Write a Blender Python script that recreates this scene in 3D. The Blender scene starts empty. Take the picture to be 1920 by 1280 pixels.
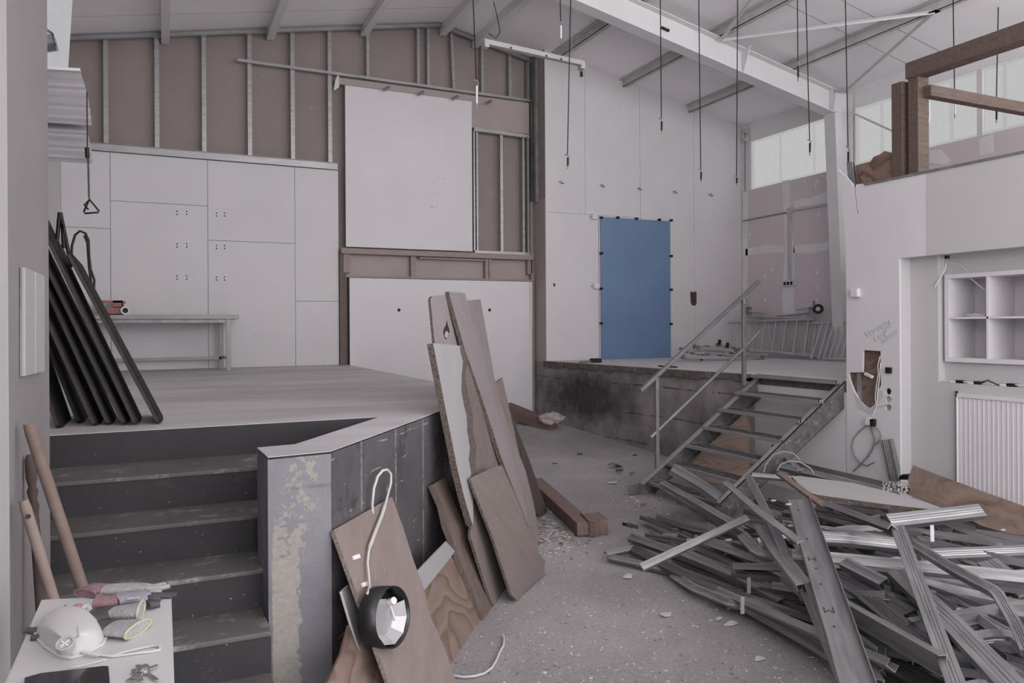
import bpy, math, random
from mathutils import Vector as V, Matrix, Euler
from mathutils.geometry import tessellate_polygon
S = bpy.context.scene
COL = S.collection
# ------------------------------------------------------------------ camera
F = 1420.0; HY = 612.0; CZ = 1.92
YAW = math.radians(24.8); ROLL = .006
fw = V((math.sin(YAW), math.cos(YAW), 0)); rt0 = V((math.cos(YAW), -math.sin(YAW), 0)); up0 = V((0, 0, 1))
rt = rt0*math.cos(ROLL)-up0*math.sin(ROLL); up = up0*math.cos(ROLL)+rt0*math.sin(ROLL)
CAM = V((0, 0, CZ))
cd = bpy.data.cameras.new('camera'); cam = bpy.data.objects.new('camera', cd); COL.objects.link(cam)
cd.sensor_width = 36; cd.lens = F/1920*36; cd.shift_y = (HY-640)/1920; cd.clip_start = .05
cam.matrix_world = Matrix(((rt.x, up.x, -fw.x, 0), (rt.y, up.y, -fw.y, 0), (rt.z, up.z, -fw.z, CZ), (0, 0, 0, 1)))
S.camera = cam
# ------------------------------------------------------------------ light and exposure
S.view_settings.view_transform = 'Standard'; S.view_settings.look = 'None'
S.view_settings.gamma = 1; S.view_settings.use_curve_mapping = False; S.view_settings.exposure = 0.0
w = bpy.data.worlds.new('sky'); S.world = w; w.use_nodes = True
w.node_tree.nodes['Background'].inputs[0].default_value = (.95, .94, .96, 1)
w.node_tree.nodes['Background'].inputs[1].default_value = 1.5
def area(name, loc, direction, sx, sy, e, col=(1, .985, 1)):
    l = bpy.data.lights.new(name, 'AREA'); l.shape = 'RECTANGLE'; l.size = sx; l.size_y = sy; l.energy = e; l.color = col
    o = bpy.data.objects.new(name, l); COL.objects.link(o); o.location = loc
    o.rotation_euler = V(direction).to_track_quat('-Z', 'Y').to_euler(); return o
area('fill_light_rear', (4.5, -3.0, 3.2), (0, 1, .38), 10, 5, 520)  # unseen fill lamp added behind the camera for extra light
area('fill_light_left', (-1.1, 1.2, 4.0), (1, .4, .3), 5.5, 1.6, 250)  # fill lamp added high on the left, out of view
area('daylight_right_clerestory', (10.3, 2.0, 4.6), (-1, .15, .25), 7, 1.0, 260)
# ------------------------------------------------------------------ helpers
def ray(x, y): return fw+rt*((x-960)/F)+up*((HY-y)/F)
def PX(x, y, v): d = ray(x, y); return CAM+d*(v/d.x)
def PY(x, y, v): d = ray(x, y); return CAM+d*(v/d.y)
def PZ(x, y, v): d = ray(x, y); return CAM+d*((v-CZ)/d.z)
def PN(x, y, p, n): d = ray(x, y); return CAM+d*((V(p)-CAM).dot(n)/d.dot(n))
def PD(x, y, dist): return CAM+ray(x, y)*dist
def tag(o, label=None, cat=None, group=None, kind=None):
    if label: o['label'] = label
    if cat: o['category'] = cat
    if group: o['group'] = group
    if kind: o['kind'] = kind
    return o
def frame(p0, p1, upv=(0, 0, 1)):
    p0 = V(p0); x = (V(p1)-p0).normalized(); z = V(upv); z = z-x*z.dot(x)
    if z.length < 1e-4: z = V((0, 1, 0)); z = z-x*z.dot(x)
    z.normalize(); y = z.cross(x)
    return Matrix(((x.x, y.x, z.x, p0.x), (x.y, y.y, z.y, p0.y), (x.z, y.z, z.z, p0.z), (0, 0, 0, 1)))
class MB:
    def __init__(s): s.v = []; s.f = []; s.sm = []
    def add(s, vs, fs, smooth=False):
        b = len(s.v); s.v += [tuple(v) for v in vs]; s.f += [tuple(b+i for i in f) for f in fs]; s.sm += [smooth]*len(fs); return s
    def box(s, lo, hi, M=None):
        x0, y0, z0 = lo; x1, y1, z1 = hi
        vs = [V(p) for p in ((x0, y0, z0), (x1, y0, z0), (x1, y1, z0), (x0, y1, z0), (x0, y0, z1), (x1, y0, z1), (x1, y1, z1), (x0, y1, z1))]
        if M: vs = [M @ p for p in vs]
        return s.add(vs, [(0, 3, 2, 1), (4, 5, 6, 7), (0, 1, 5, 4), (1, 2, 6, 5), (2, 3, 7, 6), (3, 0, 4, 7)])
    def bar(s, p0, p1, w, h, upv=(0, 0, 1)):
        M = frame(p0, p1, upv); L = (V(p1)-V(p0)).length
        return s.box((0, -w/2, -h/2), (L, w/2, h/2), M)
    def prism(s, poly, vec):
        n = len(poly); a = [V(p) for p in poly]; vec = V(vec); b = [p+vec for p in a]
        tri = tessellate_polygon([a])
        fs = [tuple(t) for t in tri]+[tuple(n+i for i in reversed(t)) for t in tri]
        # orient caps
        nrm = V((0, 0, 0))
        for i in range(n): nrm += a[i].cross(a[(i+1) % n])
        if nrm.dot(vec) > 0: sides = [(i, (i+1) % n, n+(i+1) % n, n+i) for i in range(n)]
        else: sides = [(n+i, n+(i+1) % n, (i+1) % n, i) for i in range(n)]
        return s.add(a+b, fs+sides)
    def tube(s, pts, r, n=8, rads=None, smooth=True, cap=True):
        pts = [V(p) for p in pts]; m = len(pts); vs = []; prev = None
        for i, p in enumerate(pts):
            t = (pts[min(i+1, m-1)]-pts[max(i-1, 0)]).normalized()
            if prev is None: a = V((0, 0, 1)) if abs(t.z) < .9 else V((1, 0, 0))
            else: a = prev
            a = (a-t*a.dot(t)).normalized(); prev = a; b = t.cross(a); rr = rads[i] if rads else r
            for k in range(n):
                q = 2*math.pi*k/n; vs.append(p+a*(math.cos(q)*rr)+b*(math.sin(q)*rr))
        fs = [(i*n+k, i*n+(k+1) % n, (i+1)*n+(k+1) % n, (i+1)*n+k) for i in range(m-1) for k in range(n)]
        s.add(vs, fs, smooth)
        if cap:
            s.add(vs[:n], [tuple(reversed(range(n)))]); s.add(vs[-n:], [tuple(range(n))])
        return s
    def extrude(s, sec, pts, ups, closed=True, caps=True, smooth=False):
        """sweep a 2-D section (y,z) along a path; ups = one up vector or one per point"""
        pts = [V(p) for p in pts]; m = len(pts); n = len(sec); vs = []
        for i, p in enumerate(pts):
            t = (pts[min(i+1, m-1)]-pts[max(i-1, 0)]).normalized()
            z = V(ups[i]) if isinstance(ups, list) else V(ups); z = (z-t*z.dot(t)).normalized(); y = z.cross(t)
            vs += [p+y*a+z*b for a, b in sec]
        fs = []
        for i in range(m-1):
            for k in range(n if closed else n-1):
                fs.append((i*n+k, i*n+(k+1) % n, (i+1)*n+(k+1) % n, (i+1)*n+k))
        s.add(vs, fs, smooth)
        if closed and caps:
            tri = tessellate_polygon([[V((a, b, 0)) for a, b in sec]])
            s.add(vs[:n], [tuple(reversed(t)) for t in tri]); s.add(vs[-n:], [tuple(t) for t in tri])
        return s
    def ball(s, c, r, nu=10, nv=6, sc=(1, 1, 1), M=None):
        vs = []; c = V(c)
        for j in range(nv+1):
            th = math.pi*j/nv
            for i in range(nu):
                ph = 2*math.pi*i/nu
                q = V((math.sin(th)*math.cos(ph)*r*sc[0], math.sin(th)*math.sin(ph)*r*sc[1], math.cos(th)*r*sc[2]))
                if M: q = M @ q
                vs.append(c+q)
        fs = [(j*nu+i, (j+1)*nu+i, (j+1)*nu+(i+1) % nu, j*nu+(i+1) % nu) for j in range(nv) for i in range(nu)]
        return s.add(vs, fs, True)
    def build(s, name, mat, parent=None, M=None, bevel=0, kind=None):
        me = bpy.data.meshes.new(name); me.from_pydata(s.v, [], s.f); me.update()
        me.polygons.foreach_set('use_smooth', s.sm)
        if isinstance(mat, (list, tuple)):
            for m_ in mat: me.materials.append(m_)
        else: me.materials.append(mat)
        o = bpy.data.objects.new(name, me); COL.objects.link(o)
        if parent is not None:
            o.parent = parent; o.matrix_parent_inverse = parent['_m'] if False else Matrix.Translation(-V(parent.location)) if parent.type == 'EMPTY' else parent.matrix_basis.inverted()
        if M is not None: o.matrix_basis = M
        if bevel:
            b = o.modifiers.new('bevel', 'BEVEL'); b.width = bevel; b.segments = 2; b.limit_method = 'ANGLE'; b.angle_limit = .7
        if kind: o['kind'] = kind
        return o
def empty(name, loc):
    o = bpy.data.objects.new(name, None); COL.objects.link(o); o.location = loc; o.empty_display_size = .1; return o
def struct(name, mb, mat, M=None, bevel=0): return mb.build(name, mat, M=M, bevel=bevel, kind='structure')
# ------------------------------------------------------------------ materials
def hexc(h):
    c = [int(h[i:i+2], 16)/255 for i in (0, 2, 4)]
    return tuple([(x/12.92 if x < .04045 else ((x+.055)/1.055)**2.4) for x in c])
def base_mat(name, rough=.8, metal=0, spec=.3):
    m = bpy.data.materials.new(name); m.use_nodes = True; nt = m.node_tree; b = nt.nodes['Principled BSDF']
    b.inputs['Roughness'].default_value = rough; b.inputs['Metallic'].default_value = metal
    b.inputs['Specular IOR Level'].default_value = spec
    return m, nt, b
def nd(nt, typ, **kw):
    n = nt.nodes.new(typ)
    for k, v in kw.items():
        if k in n.inputs.keys(): n.inputs[k].default_value = v
        else: setattr(n, k, v)
    return n
def coords(nt, scale=(1, 1, 1), which='Object'):
    t = nd(nt, 'ShaderNodeTexCoord'); mp = nd(nt, 'ShaderNodeMapping'); mp.inputs['Scale'].default_value = scale
    nt.links.new(t.outputs[which], mp.inputs[0]); return mp.outputs[0]
def noise(nt, vec, scale, detail=4, rough=.55, dist=0):
    n = nd(nt, 'ShaderNodeTexNoise', Scale=scale, Detail=detail, Roughness=rough, Distortion=dist)
    nt.links.new(vec, n.inputs['Vector']); return n.outputs[0]
def ramp(nt, fac, stops):
    r = nd(nt, 'ShaderNodeValToRGB'); e = r.color_ramp.elements
    e[0].position = stops[0][0]; e[0].color = (*stops[0][1], 1); e[1].position = stops[-1][0]; e[1].color = (*stops[-1][1], 1)
    for p, c in stops[1:-1]: q = e.new(p); q.color = (*c, 1)
    nt.links.new(fac, r.inputs[0]); return r.outputs[0]
def mixc(nt, fac, a, b, mode='MIX'):
    m = nd(nt, 'ShaderNodeMix', data_type='RGBA', blend_type=mode)
    for s, k in ((fac, 0), (a, 6), (b, 7)):
        if isinstance(s, (int, float)): m.inputs[k].default_value = s
        elif isinstance(s, tuple): m.inputs[k].default_value = (*s, 1)
        else: nt.links.new(s, m.inputs[k])
    return m.outputs[2]
def step(nt, fac, a, b):
    return ramp(nt, fac, [(a, (0, 0, 0)), (b, (1, 1, 1))])
def bump(nt, b, h, strength=.2, dist=.01):
    n = nd(nt, 'ShaderNodeBump', Strength=strength, Distance=dist); nt.links.new(h, n.inputs['Height']); nt.links.new(n.outputs[0], b.inputs['Normal'])
def sc(c, k): return tuple(x*k for x in c)
def plain(name, col, rough=.8, metal=0, var=.12, scale=3, bs=0, bscale=80, spec=.3, vec=(1, 1, 1), fleck=None, fl=(.62, .66), fs=30):
    """slightly mottled coat; fleck = colour of small spots"""
    m, nt, b = base_mat(name, rough, metal, spec); v = coords(nt, vec)
    c = ramp(nt, noise(nt, v, scale), [(.3, sc(col, 1-var)), (.7, sc(col, 1+var))])
    if fleck: c = mixc(nt, step(nt, noise(nt, v, fs, 3, .6), *fl), c, fleck)
    nt.links.new(c, b.inputs['Base Color'])
    if bs: bump(nt, b, noise(nt, v, bscale, 3), bs)
    return m
def wood(name, a, c2, rough=.75, scale=1.0, stretch=9, dist=3, bs=.25, spec=.25):
    m, nt, b = base_mat(name, rough, 0, spec); v = coords(nt, (scale, stretch*scale, stretch*scale))
    n = noise(nt, v, 2.2, 6, .6, dist); n2 = noise(nt, coords(nt, (2*scale, 60*scale, 60*scale)), 3, 3)
    c = ramp(nt, n, [(.32, a), (.5, sc(tuple((x+y)/2 for x, y in zip(a, c2)), 1)), (.68, c2)])
    c = mixc(nt, .35, c, ramp(nt, n2, [(.3, sc(a, .7)), (.7, sc(c2, 1.15))]))
    nt.links.new(c, b.inputs['Base Color']); bump(nt, b, n2, bs, .004); return m
def plyw(name, a, c2, scale=1.0, spec=.3, ax=(1.2, 5, 5), bands=9):
    """rotary-cut veneer: contour-like figure"""
    m, nt, b = base_mat(name, .6, 0, spec); v = coords(nt, tuple(scale*q for q in ax))
    n = noise(nt, v, .8, 2, .45, .6)
    mt = nd(nt, 'ShaderNodeMath', operation='MULTIPLY'); nt.links.new(n, mt.inputs[0]); mt.inputs[1].default_value = bands
    fr = nd(nt, 'ShaderNodeMath', operation='FRACT'); nt.links.new(mt.outputs[0], fr.inputs[0])
    c = ramp(nt, fr.outputs[0], [(0, c2), (.18, a), (.75, tuple((x+y)/2 for x, y in zip(a, c2))), (.97, c2)])
    n2 = noise(nt, coords(nt, (3*scale, 40*scale, 40*scale)), 3, 3)
    c = mixc(nt, .2, c, ramp(nt, n2, [(.3, sc(c2, .8)), (.7, a)])); nt.links.new(c, b.inputs['Base Color']); return m
W_ = {}
W_['white'] = plain('white_wall_paint', (.665, .64, .655), .75, var=.03, scale=1.5, fleck=(.60, .565, .585), fl=(.70, .74), fs=9)
W_['white_panel'] = plain('white_coated_board', (.70, .67, .69), .55, var=.03, scale=1.2, fleck=(.62, .58, .60), fl=(.71, .73), fs=11)
W_['ceil'] = plain('ceiling_board_paint', (.88, .855, .87), .8, var=.05, scale=.9)
W_['beam_white'] = plain('white_steel_paint', (.72, .70, .71), .45, var=.04, scale=2, bs=.05)
W_['grey_paint'] = plain('pale_grey_paint', (.53, .51, .52), .75, var=.02, scale=1.5)
W_['brown'] = plain('bare_brown_board', (.30, .258, .243), .85, var=.08, scale=.8, fleck=(.34, .30, .28), fl=(.68, .75), fs=4)
W_['beige'] = plain('beige_board', (.40, .345, .33), .8, var=.07, scale=1.2)
W_['beige_timber'] = wood('pinkish_sawn_timber', (.39, .32, .295), (.29, .235, .215), stretch=6)
W_['dark'] = plain('dark_gap', (.03, .028, .028), .9, var=.1)
W_['black'] = plain('black_plastic', (.012, .012, .013), .5, var=.1)
W_['galv'] = plain('galvanised_steel', (.38, .37, .38), .42, .6, var=.16, scale=3, vec=(1, 6, 6), bs=.04, spec=.5)
W_['galv_dark'] = plain('weathered_galvanised_steel', (.25, .245, .25), .45, .5, var=.25, scale=6, bs=.1, spec=.5)
W_['purlin'] = plain('grey_painted_purlin', (.55, .52, .53), .6, var=.1, scale=5)
def floor_mat():
    m, nt, b = base_mat('dusty_concrete', .85, 0, .3); v = coords(nt)
    c = ramp(nt, noise(nt, v, .55, 5, .6, .3), [(.36, (.25, .228, .236)), (.5, (.38, .352, .36)), (.62, (.55, .525, .535))])
    c = mixc(nt, .5, c, ramp(nt, noise(nt, v, 34, 8, .85), [(.35, (.22, .20, .205)), (.65, (.62, .59, .60))]))
    c = mixc(nt, step(nt, noise(nt, v, 60, 3, .7), .70, .76), c, (.66, .64, .64))
    c = mixc(nt, step(nt, noise(nt, v, 17, 2, .5), .77, .80), c, (.12, .10, .10))
    nt.links.new(c, b.inputs['Base Color']); bump(nt, b, noise(nt, v, 60, 6, .85), .9, .014); return m
W_['floor'] = floor_mat()
def stage_mat():
    m, nt, b = base_mat('stage_screed', .6, 0, .35); v = coords(nt, (.5, 1.6, 1))
    c = ramp(nt, noise(nt, v, .9, 5, .6, .4), [(.32, (.42, .395, .405)), (.52, (.53, .505, .515)), (.68, (.63, .605, .61))])
    c = mixc(nt, step(nt, noise(nt, coords(nt), 22, 2), .74, .76), c, (.2, .18, .18))
    nt.links.new(c, b.inputs['Base Color']); bump(nt, b, noise(nt, v, 30, 3), .08, .005); return m
W_['stage'] = stage_mat()
W_['pale_floor'] = plain('pale_dusty_floor', (.60, .575, .59), .7, var=.07, scale=1.4, fleck=(.45, .42, .43), fl=(.68, .72), fs=14)
def stair_mat(name, a, wearc, th=(.60, .66)):
    m, nt, b = base_mat(name, .65, 0, .35); v = coords(nt)
    c = ramp(nt, noise(nt, v, 2.5, 4), [(.3, sc(a, .82)), (.7, sc(a, 1.2))])
    c = mixc(nt, step(nt, noise(nt, v, 7, 6, .72), *th), c, wearc)
    c = mixc(nt, step(nt, noise(nt, v, 55, 2, .5), .74, .77), c, (.42, .40, .38))
    nt.links.new(c, b.inputs['Base Color']); bump(nt, b, noise(nt, v, 30, 4), .25, .006); return m
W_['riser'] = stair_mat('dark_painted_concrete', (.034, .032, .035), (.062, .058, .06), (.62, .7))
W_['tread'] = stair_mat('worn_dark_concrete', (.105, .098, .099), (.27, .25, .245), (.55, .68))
def pillar_mat():
    m, nt, b = base_mat('peeling_grey_paint', .6, 0, .35); v = coords(nt)
    c = ramp(nt, noise(nt, v, 1.8, 4), [(.3, (.155, .152, .172)), (.7, (.225, .22, .24))])
    big = noise(nt, coords(nt, (1.6, 1.6, .5)), 1.7, 2, .4)
    peel = mixc(nt, 1.0, big, ramp(nt, noise(nt, v, 16, 5, .7), [(.3, (.62, .62, .62)), (.7, (1.35, 1.35, 1.35))]), 'MULTIPLY')
    # the paint has come off in a ragged strip at the left of the front face, low down, and in small chips elsewhere
    tc = nd(nt, 'ShaderNodeTexCoord'); sp = nd(nt, 'ShaderNodeSeparateXYZ'); nt.links.new(tc.outputs['Object'], sp.inputs[0])
    def ma(op, a, b_):
        q = nd(nt, 'ShaderNodeMath', operation=op)
        for i_, z_ in enumerate((a, b_)):
            if isinstance(z_, (int, float)): q.inputs[i_].default_value = z_
            else: nt.links.new(z_, q.inputs[i_])
        return q.outputs[0]
    nn = ma('SUBTRACT', noise(nt, v, 9, 6, .75), .5)
    mx = ma('LESS_THAN', ma('ADD', sp.outputs[0], ma('MULTIPLY', nn, .16)), .585); mx2 = ma('GREATER_THAN', ma('ADD', sp.outputs[0], ma('MULTIPLY', nn, .05)), .462)
    mz = ma('LESS_THAN', ma('ADD', sp.outputs[2], ma('MULTIPLY', nn, .9)), .95)
    strip = ma('MULTIPLY', ma('MULTIPLY', mx, mx2), mz)
    c = mixc(nt, ma('MAXIMUM', strip, step(nt, peel, .70, .72)), c, mixc(nt, noise(nt, v, 40, 3), (.36, .33, .29), (.22, .205, .20)))
    w_ = nd(nt, 'ShaderNodeTexWave', wave_type='BANDS', bands_direction='Z', Scale=.7, Distortion=3, Detail=3); nt.links.new(v, w_.inputs['Vector'])
    c = mixc(nt, mixc(nt, 1.0, step(nt, w_.outputs[1], .992, .9995), step(nt, noise(nt, v, 3, 3), .5, .6), 'MULTIPLY'), c, (.10, .095, .10))
    nt.links.new(c, b.inputs['Base Color']); bump(nt, b, noise(nt, v, 22, 6, .7), .6, .012); return m
W_['pillar'] = pillar_mat()
def board_conc():
    m, nt, b = base_mat('dark_board_marked_concrete', .55, 0, .4); v = coords(nt)
    c = ramp(nt, noise(nt, v, 1.6, 4), [(.3, (.070, .064, .070)), (.7, (.135, .122, .132))])
    c = mixc(nt, step(nt, noise(nt, coords(nt, (2, 2, .7)), 5, 6, .75), .66, .69), c, (.30, .27, .27))
    c = mixc(nt, step(nt, noise(nt, v, 3.2, 5, .7, .6), .52, .60), c, (.062, .058, .062))
    # board joints across, and two rough vertical pour seams along the wall (its own direction is turned 53 degrees)
    t = nd(nt, 'ShaderNodeTexCoord'); mp = nd(nt, 'ShaderNodeMapping'); mp.inputs['Rotation'].default_value = (0, 0, -math.atan2(.8, .6)); nt.links.new(t.outputs['Object'], mp.inputs[0])
    w_ = nd(nt, 'ShaderNodeTexWave', wave_type='BANDS', bands_direction='Z', Scale=2.1, Distortion=1.2, Detail=4); nt.links.new(mp.outputs[0], w_.inputs['Vector']); w_.inputs['Detail Scale'].default_value = 2
    ln = mixc(nt, 1.0, step(nt, w_.outputs[1], .985, .999), step(nt, noise(nt, v, 6, 4, .7), .54, .60), 'MULTIPLY')
    c = mixc(nt, ln, c, (.33, .31, .31))
    w2 = nd(nt, 'ShaderNodeTexWave', wave_type='BANDS', bands_direction='X', Scale=.62, Distortion=.35, Detail=3); nt.links.new(mp.outputs[0], w2.inputs['Vector'])
    l2 = mixc(nt, 1.0, step(nt, w2.outputs[1], .992, .9995), step(nt, noise(nt, v, 18, 4, .8), .42, .55), 'MULTIPLY')
    c = mixc(nt, l2, c, (.27, .255, .25))
    nt.links.new(c, b.inputs['Base Color']); bump(nt, b, noise(nt, v, 14, 6, .7), .5, .012); return m
W_['boardconc'] = board_conc()
def sooty():
    m, nt, b = base_mat('stained_board_marked_concrete', .75, 0, .3); v = coords(nt)
    c = ramp(nt, noise(nt, v, 2.2, 6, .62), [(.3, (.14, .122, .122)), (.5, (.235, .21, .213)), (.7, (.35, .315, .32))])
    c = mixc(nt, mixc(nt, 1.0, step(nt, noise(nt, coords(nt, (3, 3, .8)), 4, 6, .8), .62, .70), (.55, .55, .55), 'MULTIPLY'), c, (.42, .38, .38))
    # soot patch on the wall (a stain, centred in the place)
    t = nd(nt, 'ShaderNodeTexCoord'); mp = nd(nt, 'ShaderNodeMapping', vector_type='POINT')
    mp.inputs['Location'].default_value = (0, -10.5*.42, -.80*1.25); mp.inputs['Scale'].default_value = (0, .42, 1.25)
    nt.links.new(t.outputs['Object'], mp.inputs[0])
    ln = nd(nt, 'ShaderNodeVectorMath', operation='LENGTH'); nt.links.new(mp.outputs[0], ln.inputs[0])
    ad = nd(nt, 'ShaderNodeMath', operation='ADD'); nt.links.new(ln.outputs['Value'], ad.inputs[0])
    ns = nd(nt, 'ShaderNodeMath', operation='MULTIPLY'); nt.links.new(noise(nt, v, 3, 5, .7), ns.inputs[0]); ns.inputs[1].default_value = .7
    nt.links.new(ns.outputs[0], ad.inputs[1])
    soot = ramp(nt, ad.outputs[0], [(.60, (1, 1, 1)), (1.30, (0, 0, 0))])
    c = mixc(nt, mixc(nt, 1.0, soot, (.85, .85, .85), 'MULTIPLY'), c, (.028, .026, .028))
    w_ = nd(nt, 'ShaderNodeTexWave', wave_type='BANDS', bands_direction='Z', Scale=.75, Distortion=.6, Detail=4); nt.links.new(v, w_.inputs['Vector'])
    c = mixc(nt, mixc(nt, 1.0, step(nt, w_.outputs[1], .990, .9995), step(nt, noise(nt, v, 4, 4, .7), .45, .55), 'MULTIPLY'), c, (.06, .052, .052))
    c = mixc(nt, mixc(nt, 1.0, step(nt, noise(nt, coords(nt, (5, 5, .7)), 6, 5, .8), .56, .70), (.5, .5, .5), 'MULTIPLY'), c, (.46, .42, .425))
    nt.links.new(c, b.inputs['Base Color']); bump(nt, b, noise(nt, v, 18, 5, .7), .4, .01); return m
W_['sooty'] = sooty()
W_['roughconc_shade'] = plain('rough_concrete_edge_and_shade', (.13, .11, .10), .9, var=.35, scale=9, bs=.8, bscale=30)
def emis(name, col, s):
    m = bpy.data.materials.new(name); m.use_nodes = True; nt = m.node_tree; nt.nodes.clear()
    e = nd(nt, 'ShaderNodeEmission'); o = nd(nt, 'ShaderNodeOutputMaterial')
    c = ramp(nt, noise(nt, coords(nt, (1, 1, 1)), 14, 3), [(.3, sc(col, .97)), (.7, sc(col, 1.03))])
    nt.links.new(c, e.inputs[0]); e.inputs[1].default_value = s; nt.links.new(e.outputs[0], o.inputs[0]); return m
W_['pane'] = emis('daylit_frosted_glass', (.51, .512, .508), 1.0)
# ------------------------------------------------------------------ building shell
XL, XR, YLW, YRW = -1.27, 10.45, 12.2, 11.7      # left wall, right wall, back wall (left bay), back wall (right bay)
XC = 6.06                                        # corner where the right bay steps forward
XRG = 4.3
def roof(x): return 6.255+.195*x if x < XRG else 6.255+.195*XRG-(x-XRG)*.2035
PLAT = 1.32
def floor_z(y): return max(0, min(.28, (y-7.3)*.07))
# lower floor
mb = MB(); nx, ny = 24, 40; vs = []
rng = random.Random(3)
for j in range(ny+1):
    for i in range(nx+1):
        x = -3+14*i/nx; y = -3.2+15.6*j/ny; vs.append((x, y, floor_z(y)))
fs = [(j*(nx+1)+i, j*(nx+1)+i+1, (j+1)*(nx+1)+i+1, (j+1)*(nx+1)+i) for j in range(ny) for i in range(nx)]
mb.add(vs, fs, True); struct('floor', mb, W_['floor'])
# left stage slab with the stair well cut out and the wing wall
A = [PZ(*p, PLAT) for p in ((482, 838.6), (553, 832.4), (716, 781.6), (620.4, 845), (501.8, 856.5))]
YT = [5.0, 4.53, 4.17, 3.845, 3.535, 3.2, 2.87]   # riser faces, top to bottom
RZ = [PLAT-.1886*i for i in range(8)]
stage = [(A[0].x, A[0].y), (A[4].x, A[4].y), (A[3].x, A[3].y), (2.72, 6.36), (2.72, YLW), (XL, YLW), (XL, YT[0]), (A[2].x, YT[0]), (A[1].x, A[1].y)]
struct('floor_stage', MB().prism([(x, y, PLAT-.004) for x, y in stage], (0, 0, .004)), W_['stage'])
mb = MB(); wallpoly = [(A[4].x, A[4].y), (A[3].x, A[3].y), (2.72, 6.36), (2.72, YLW-.02)]
def quad(mb, a, b, z0, z1): mb.add([(a[0], a[1], z0), (b[0], b[1], z0), (b[0], b[1], z1), (a[0], a[1], z1)], [(0, 1, 2, 3)])
pl = [(A[0].x, A[0].y), (A[4].x, A[4].y), (A[3].x, A[3].y), (2.72, 6.36), (2.72, YLW), (2.4, YLW), (2.4, 6.5), (A[2].x, YT[0]+.1), (A[2].x, YT[0]), (A[1].x, A[1].y)]
def subd(a, b, n): return [(a[0]+(b[0]-a[0])*i/n, a[1]+(b[1]-a[1])*i/n) for i in range(n)]
T3 = V((A[3].x-.005, A[3].y+.03, 0)); T4 = V((A[4].x+.03, A[4].y+.03, 0)); T0 = V((A[0].x+.03, A[0].y, 0))
struct('wall_stage_wing', MB().prism([(x, y, -.02) for x, y in [(T3.x+.0049, T3.y-.0235), pl[3], pl[4], pl[5], pl[6], pl[7], pl[8], pl[9], (T0.x+.001, T0.y), (T4.x+.001, T4.y+.001), (T3.x, T3.y+.001)]], (0, 0, PLAT+.008)), W_['boardconc'])
struct('wall_stage_pillar', MB().prism([(x, y, -.02) for x, y in [(A[0].x, A[0].y), (A[4].x, A[4].y), (A[3].x, A[3].y), (T3.x+.0049, T3.y-.0236), (T3.x, T3.y), (T4.x, T4.y), (T0.x, T0.y)]], (0, 0, PLAT+.006)), W_['pillar'])
# concrete steps
def XM(i): return A[2].x+.05 if i == 0 else (.75 if i < 3 else (.50 if i == 3 else .436))
for i in range(7):
    y0 = YT[i]; zt = RZ[i]
    mb = MB(); mb.box((XL, y0, RZ[i+1]-.02 if i < 6 else 0), (XM(i), YT[i]+.03, zt-(.0045 if i == 0 else .023)))
    struct('trim_riser_%d' % (i+1), mb, W_['riser'])
    if i:
        mb = MB(); mb.box((XL, y0-.008, zt-.024), (XM(i), YT[i-1]+.01, zt)); struct('trim_step_%d' % i, mb, W_['tread'], bevel=.006)
# right platform
pf = [(XC, 11.72), (6.55, 7.3), (6.68, 7.28), (6.68, 5.87), (XR, 5.87), (XR, 11.72)]
struct('floor_platform', MB().prism([(x, y, PLAT-.02) for x, y in pf], (0, 0, .02)), W_['pale_floor'])
n = 24; a0 = V((XC-.02, 11.72, 0)); b0 = V((6.53, 7.26, 0)); mb = MB(); rng = random.Random(5); prev = None
for i in range(n):
    p = a0.lerp(b0, i/n); q = a0.lerp(b0, (i+1)/n); o1 = rng.uniform(.0, .035); d = rng.uniform(.07, .11)
    mb.prism([(p.x-.02-o1, p.y, PLAT-d), (q.x-.02-o1, q.y, PLAT-d), (q.x+.1, q.y, PLAT-d), (p.x+.1, p.y, PLAT-d)], (0, 0, d-.004))
struct('trim_platform_edge', mb, W_['roughconc_shade'])
struct('wall_platform_front', MB().prism([(a0.x, a0.y, 0), (b0.x, b0.y, 0), (b0.x+.25, b0.y, 0), (a0.x+.25, a0.y, 0)], (0, 0, PLAT-.05)), W_['sooty'])
# back wall of the left bay: brown backing board, upper part bare
mb = MB(); Yb = YLW+.16
mb.add([(XL-.1, Yb, 0), (XC+.3, Yb, 0), (XC+.3, Yb, 7.4), (XL-.1, Yb, 7.4)], [(0, 1, 2, 3)])
struct('wall_back_left', mb, W_['brown'])
# white boards below the sloping cut, with open joints
def wallboards(name, rects, y, th, mat):
    mb = MB()
    for x0, z0, x1, z1 in rects: mb.box((x0+.003, y, z0+.003), (x1-.003, y+th, z1-.003))
    return struct(name, mb, mat)
mb = MB(); mb.box((XL, YLW+.015, PLAT), (2.58, YLW+.02, 4.43)); struct('wall_back_backing', mb, W_['dark'])
wallboards('wall_back_lower_boards', [(XL, PLAT, -.66, 3.35), (XL, 3.35, -.66, 4.44), (-.66, PLAT, .63, 3.75), (-.66, 3.75, .63, 4.44),
    (.63, PLAT, 1.9, 3.24), (.63, 3.24, 1.9, 4.44), (1.9, PLAT, 2.58, 2.34), (1.9, 2.34, 2.58, 4.44)], YLW, .0145, W_['white'])
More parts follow.
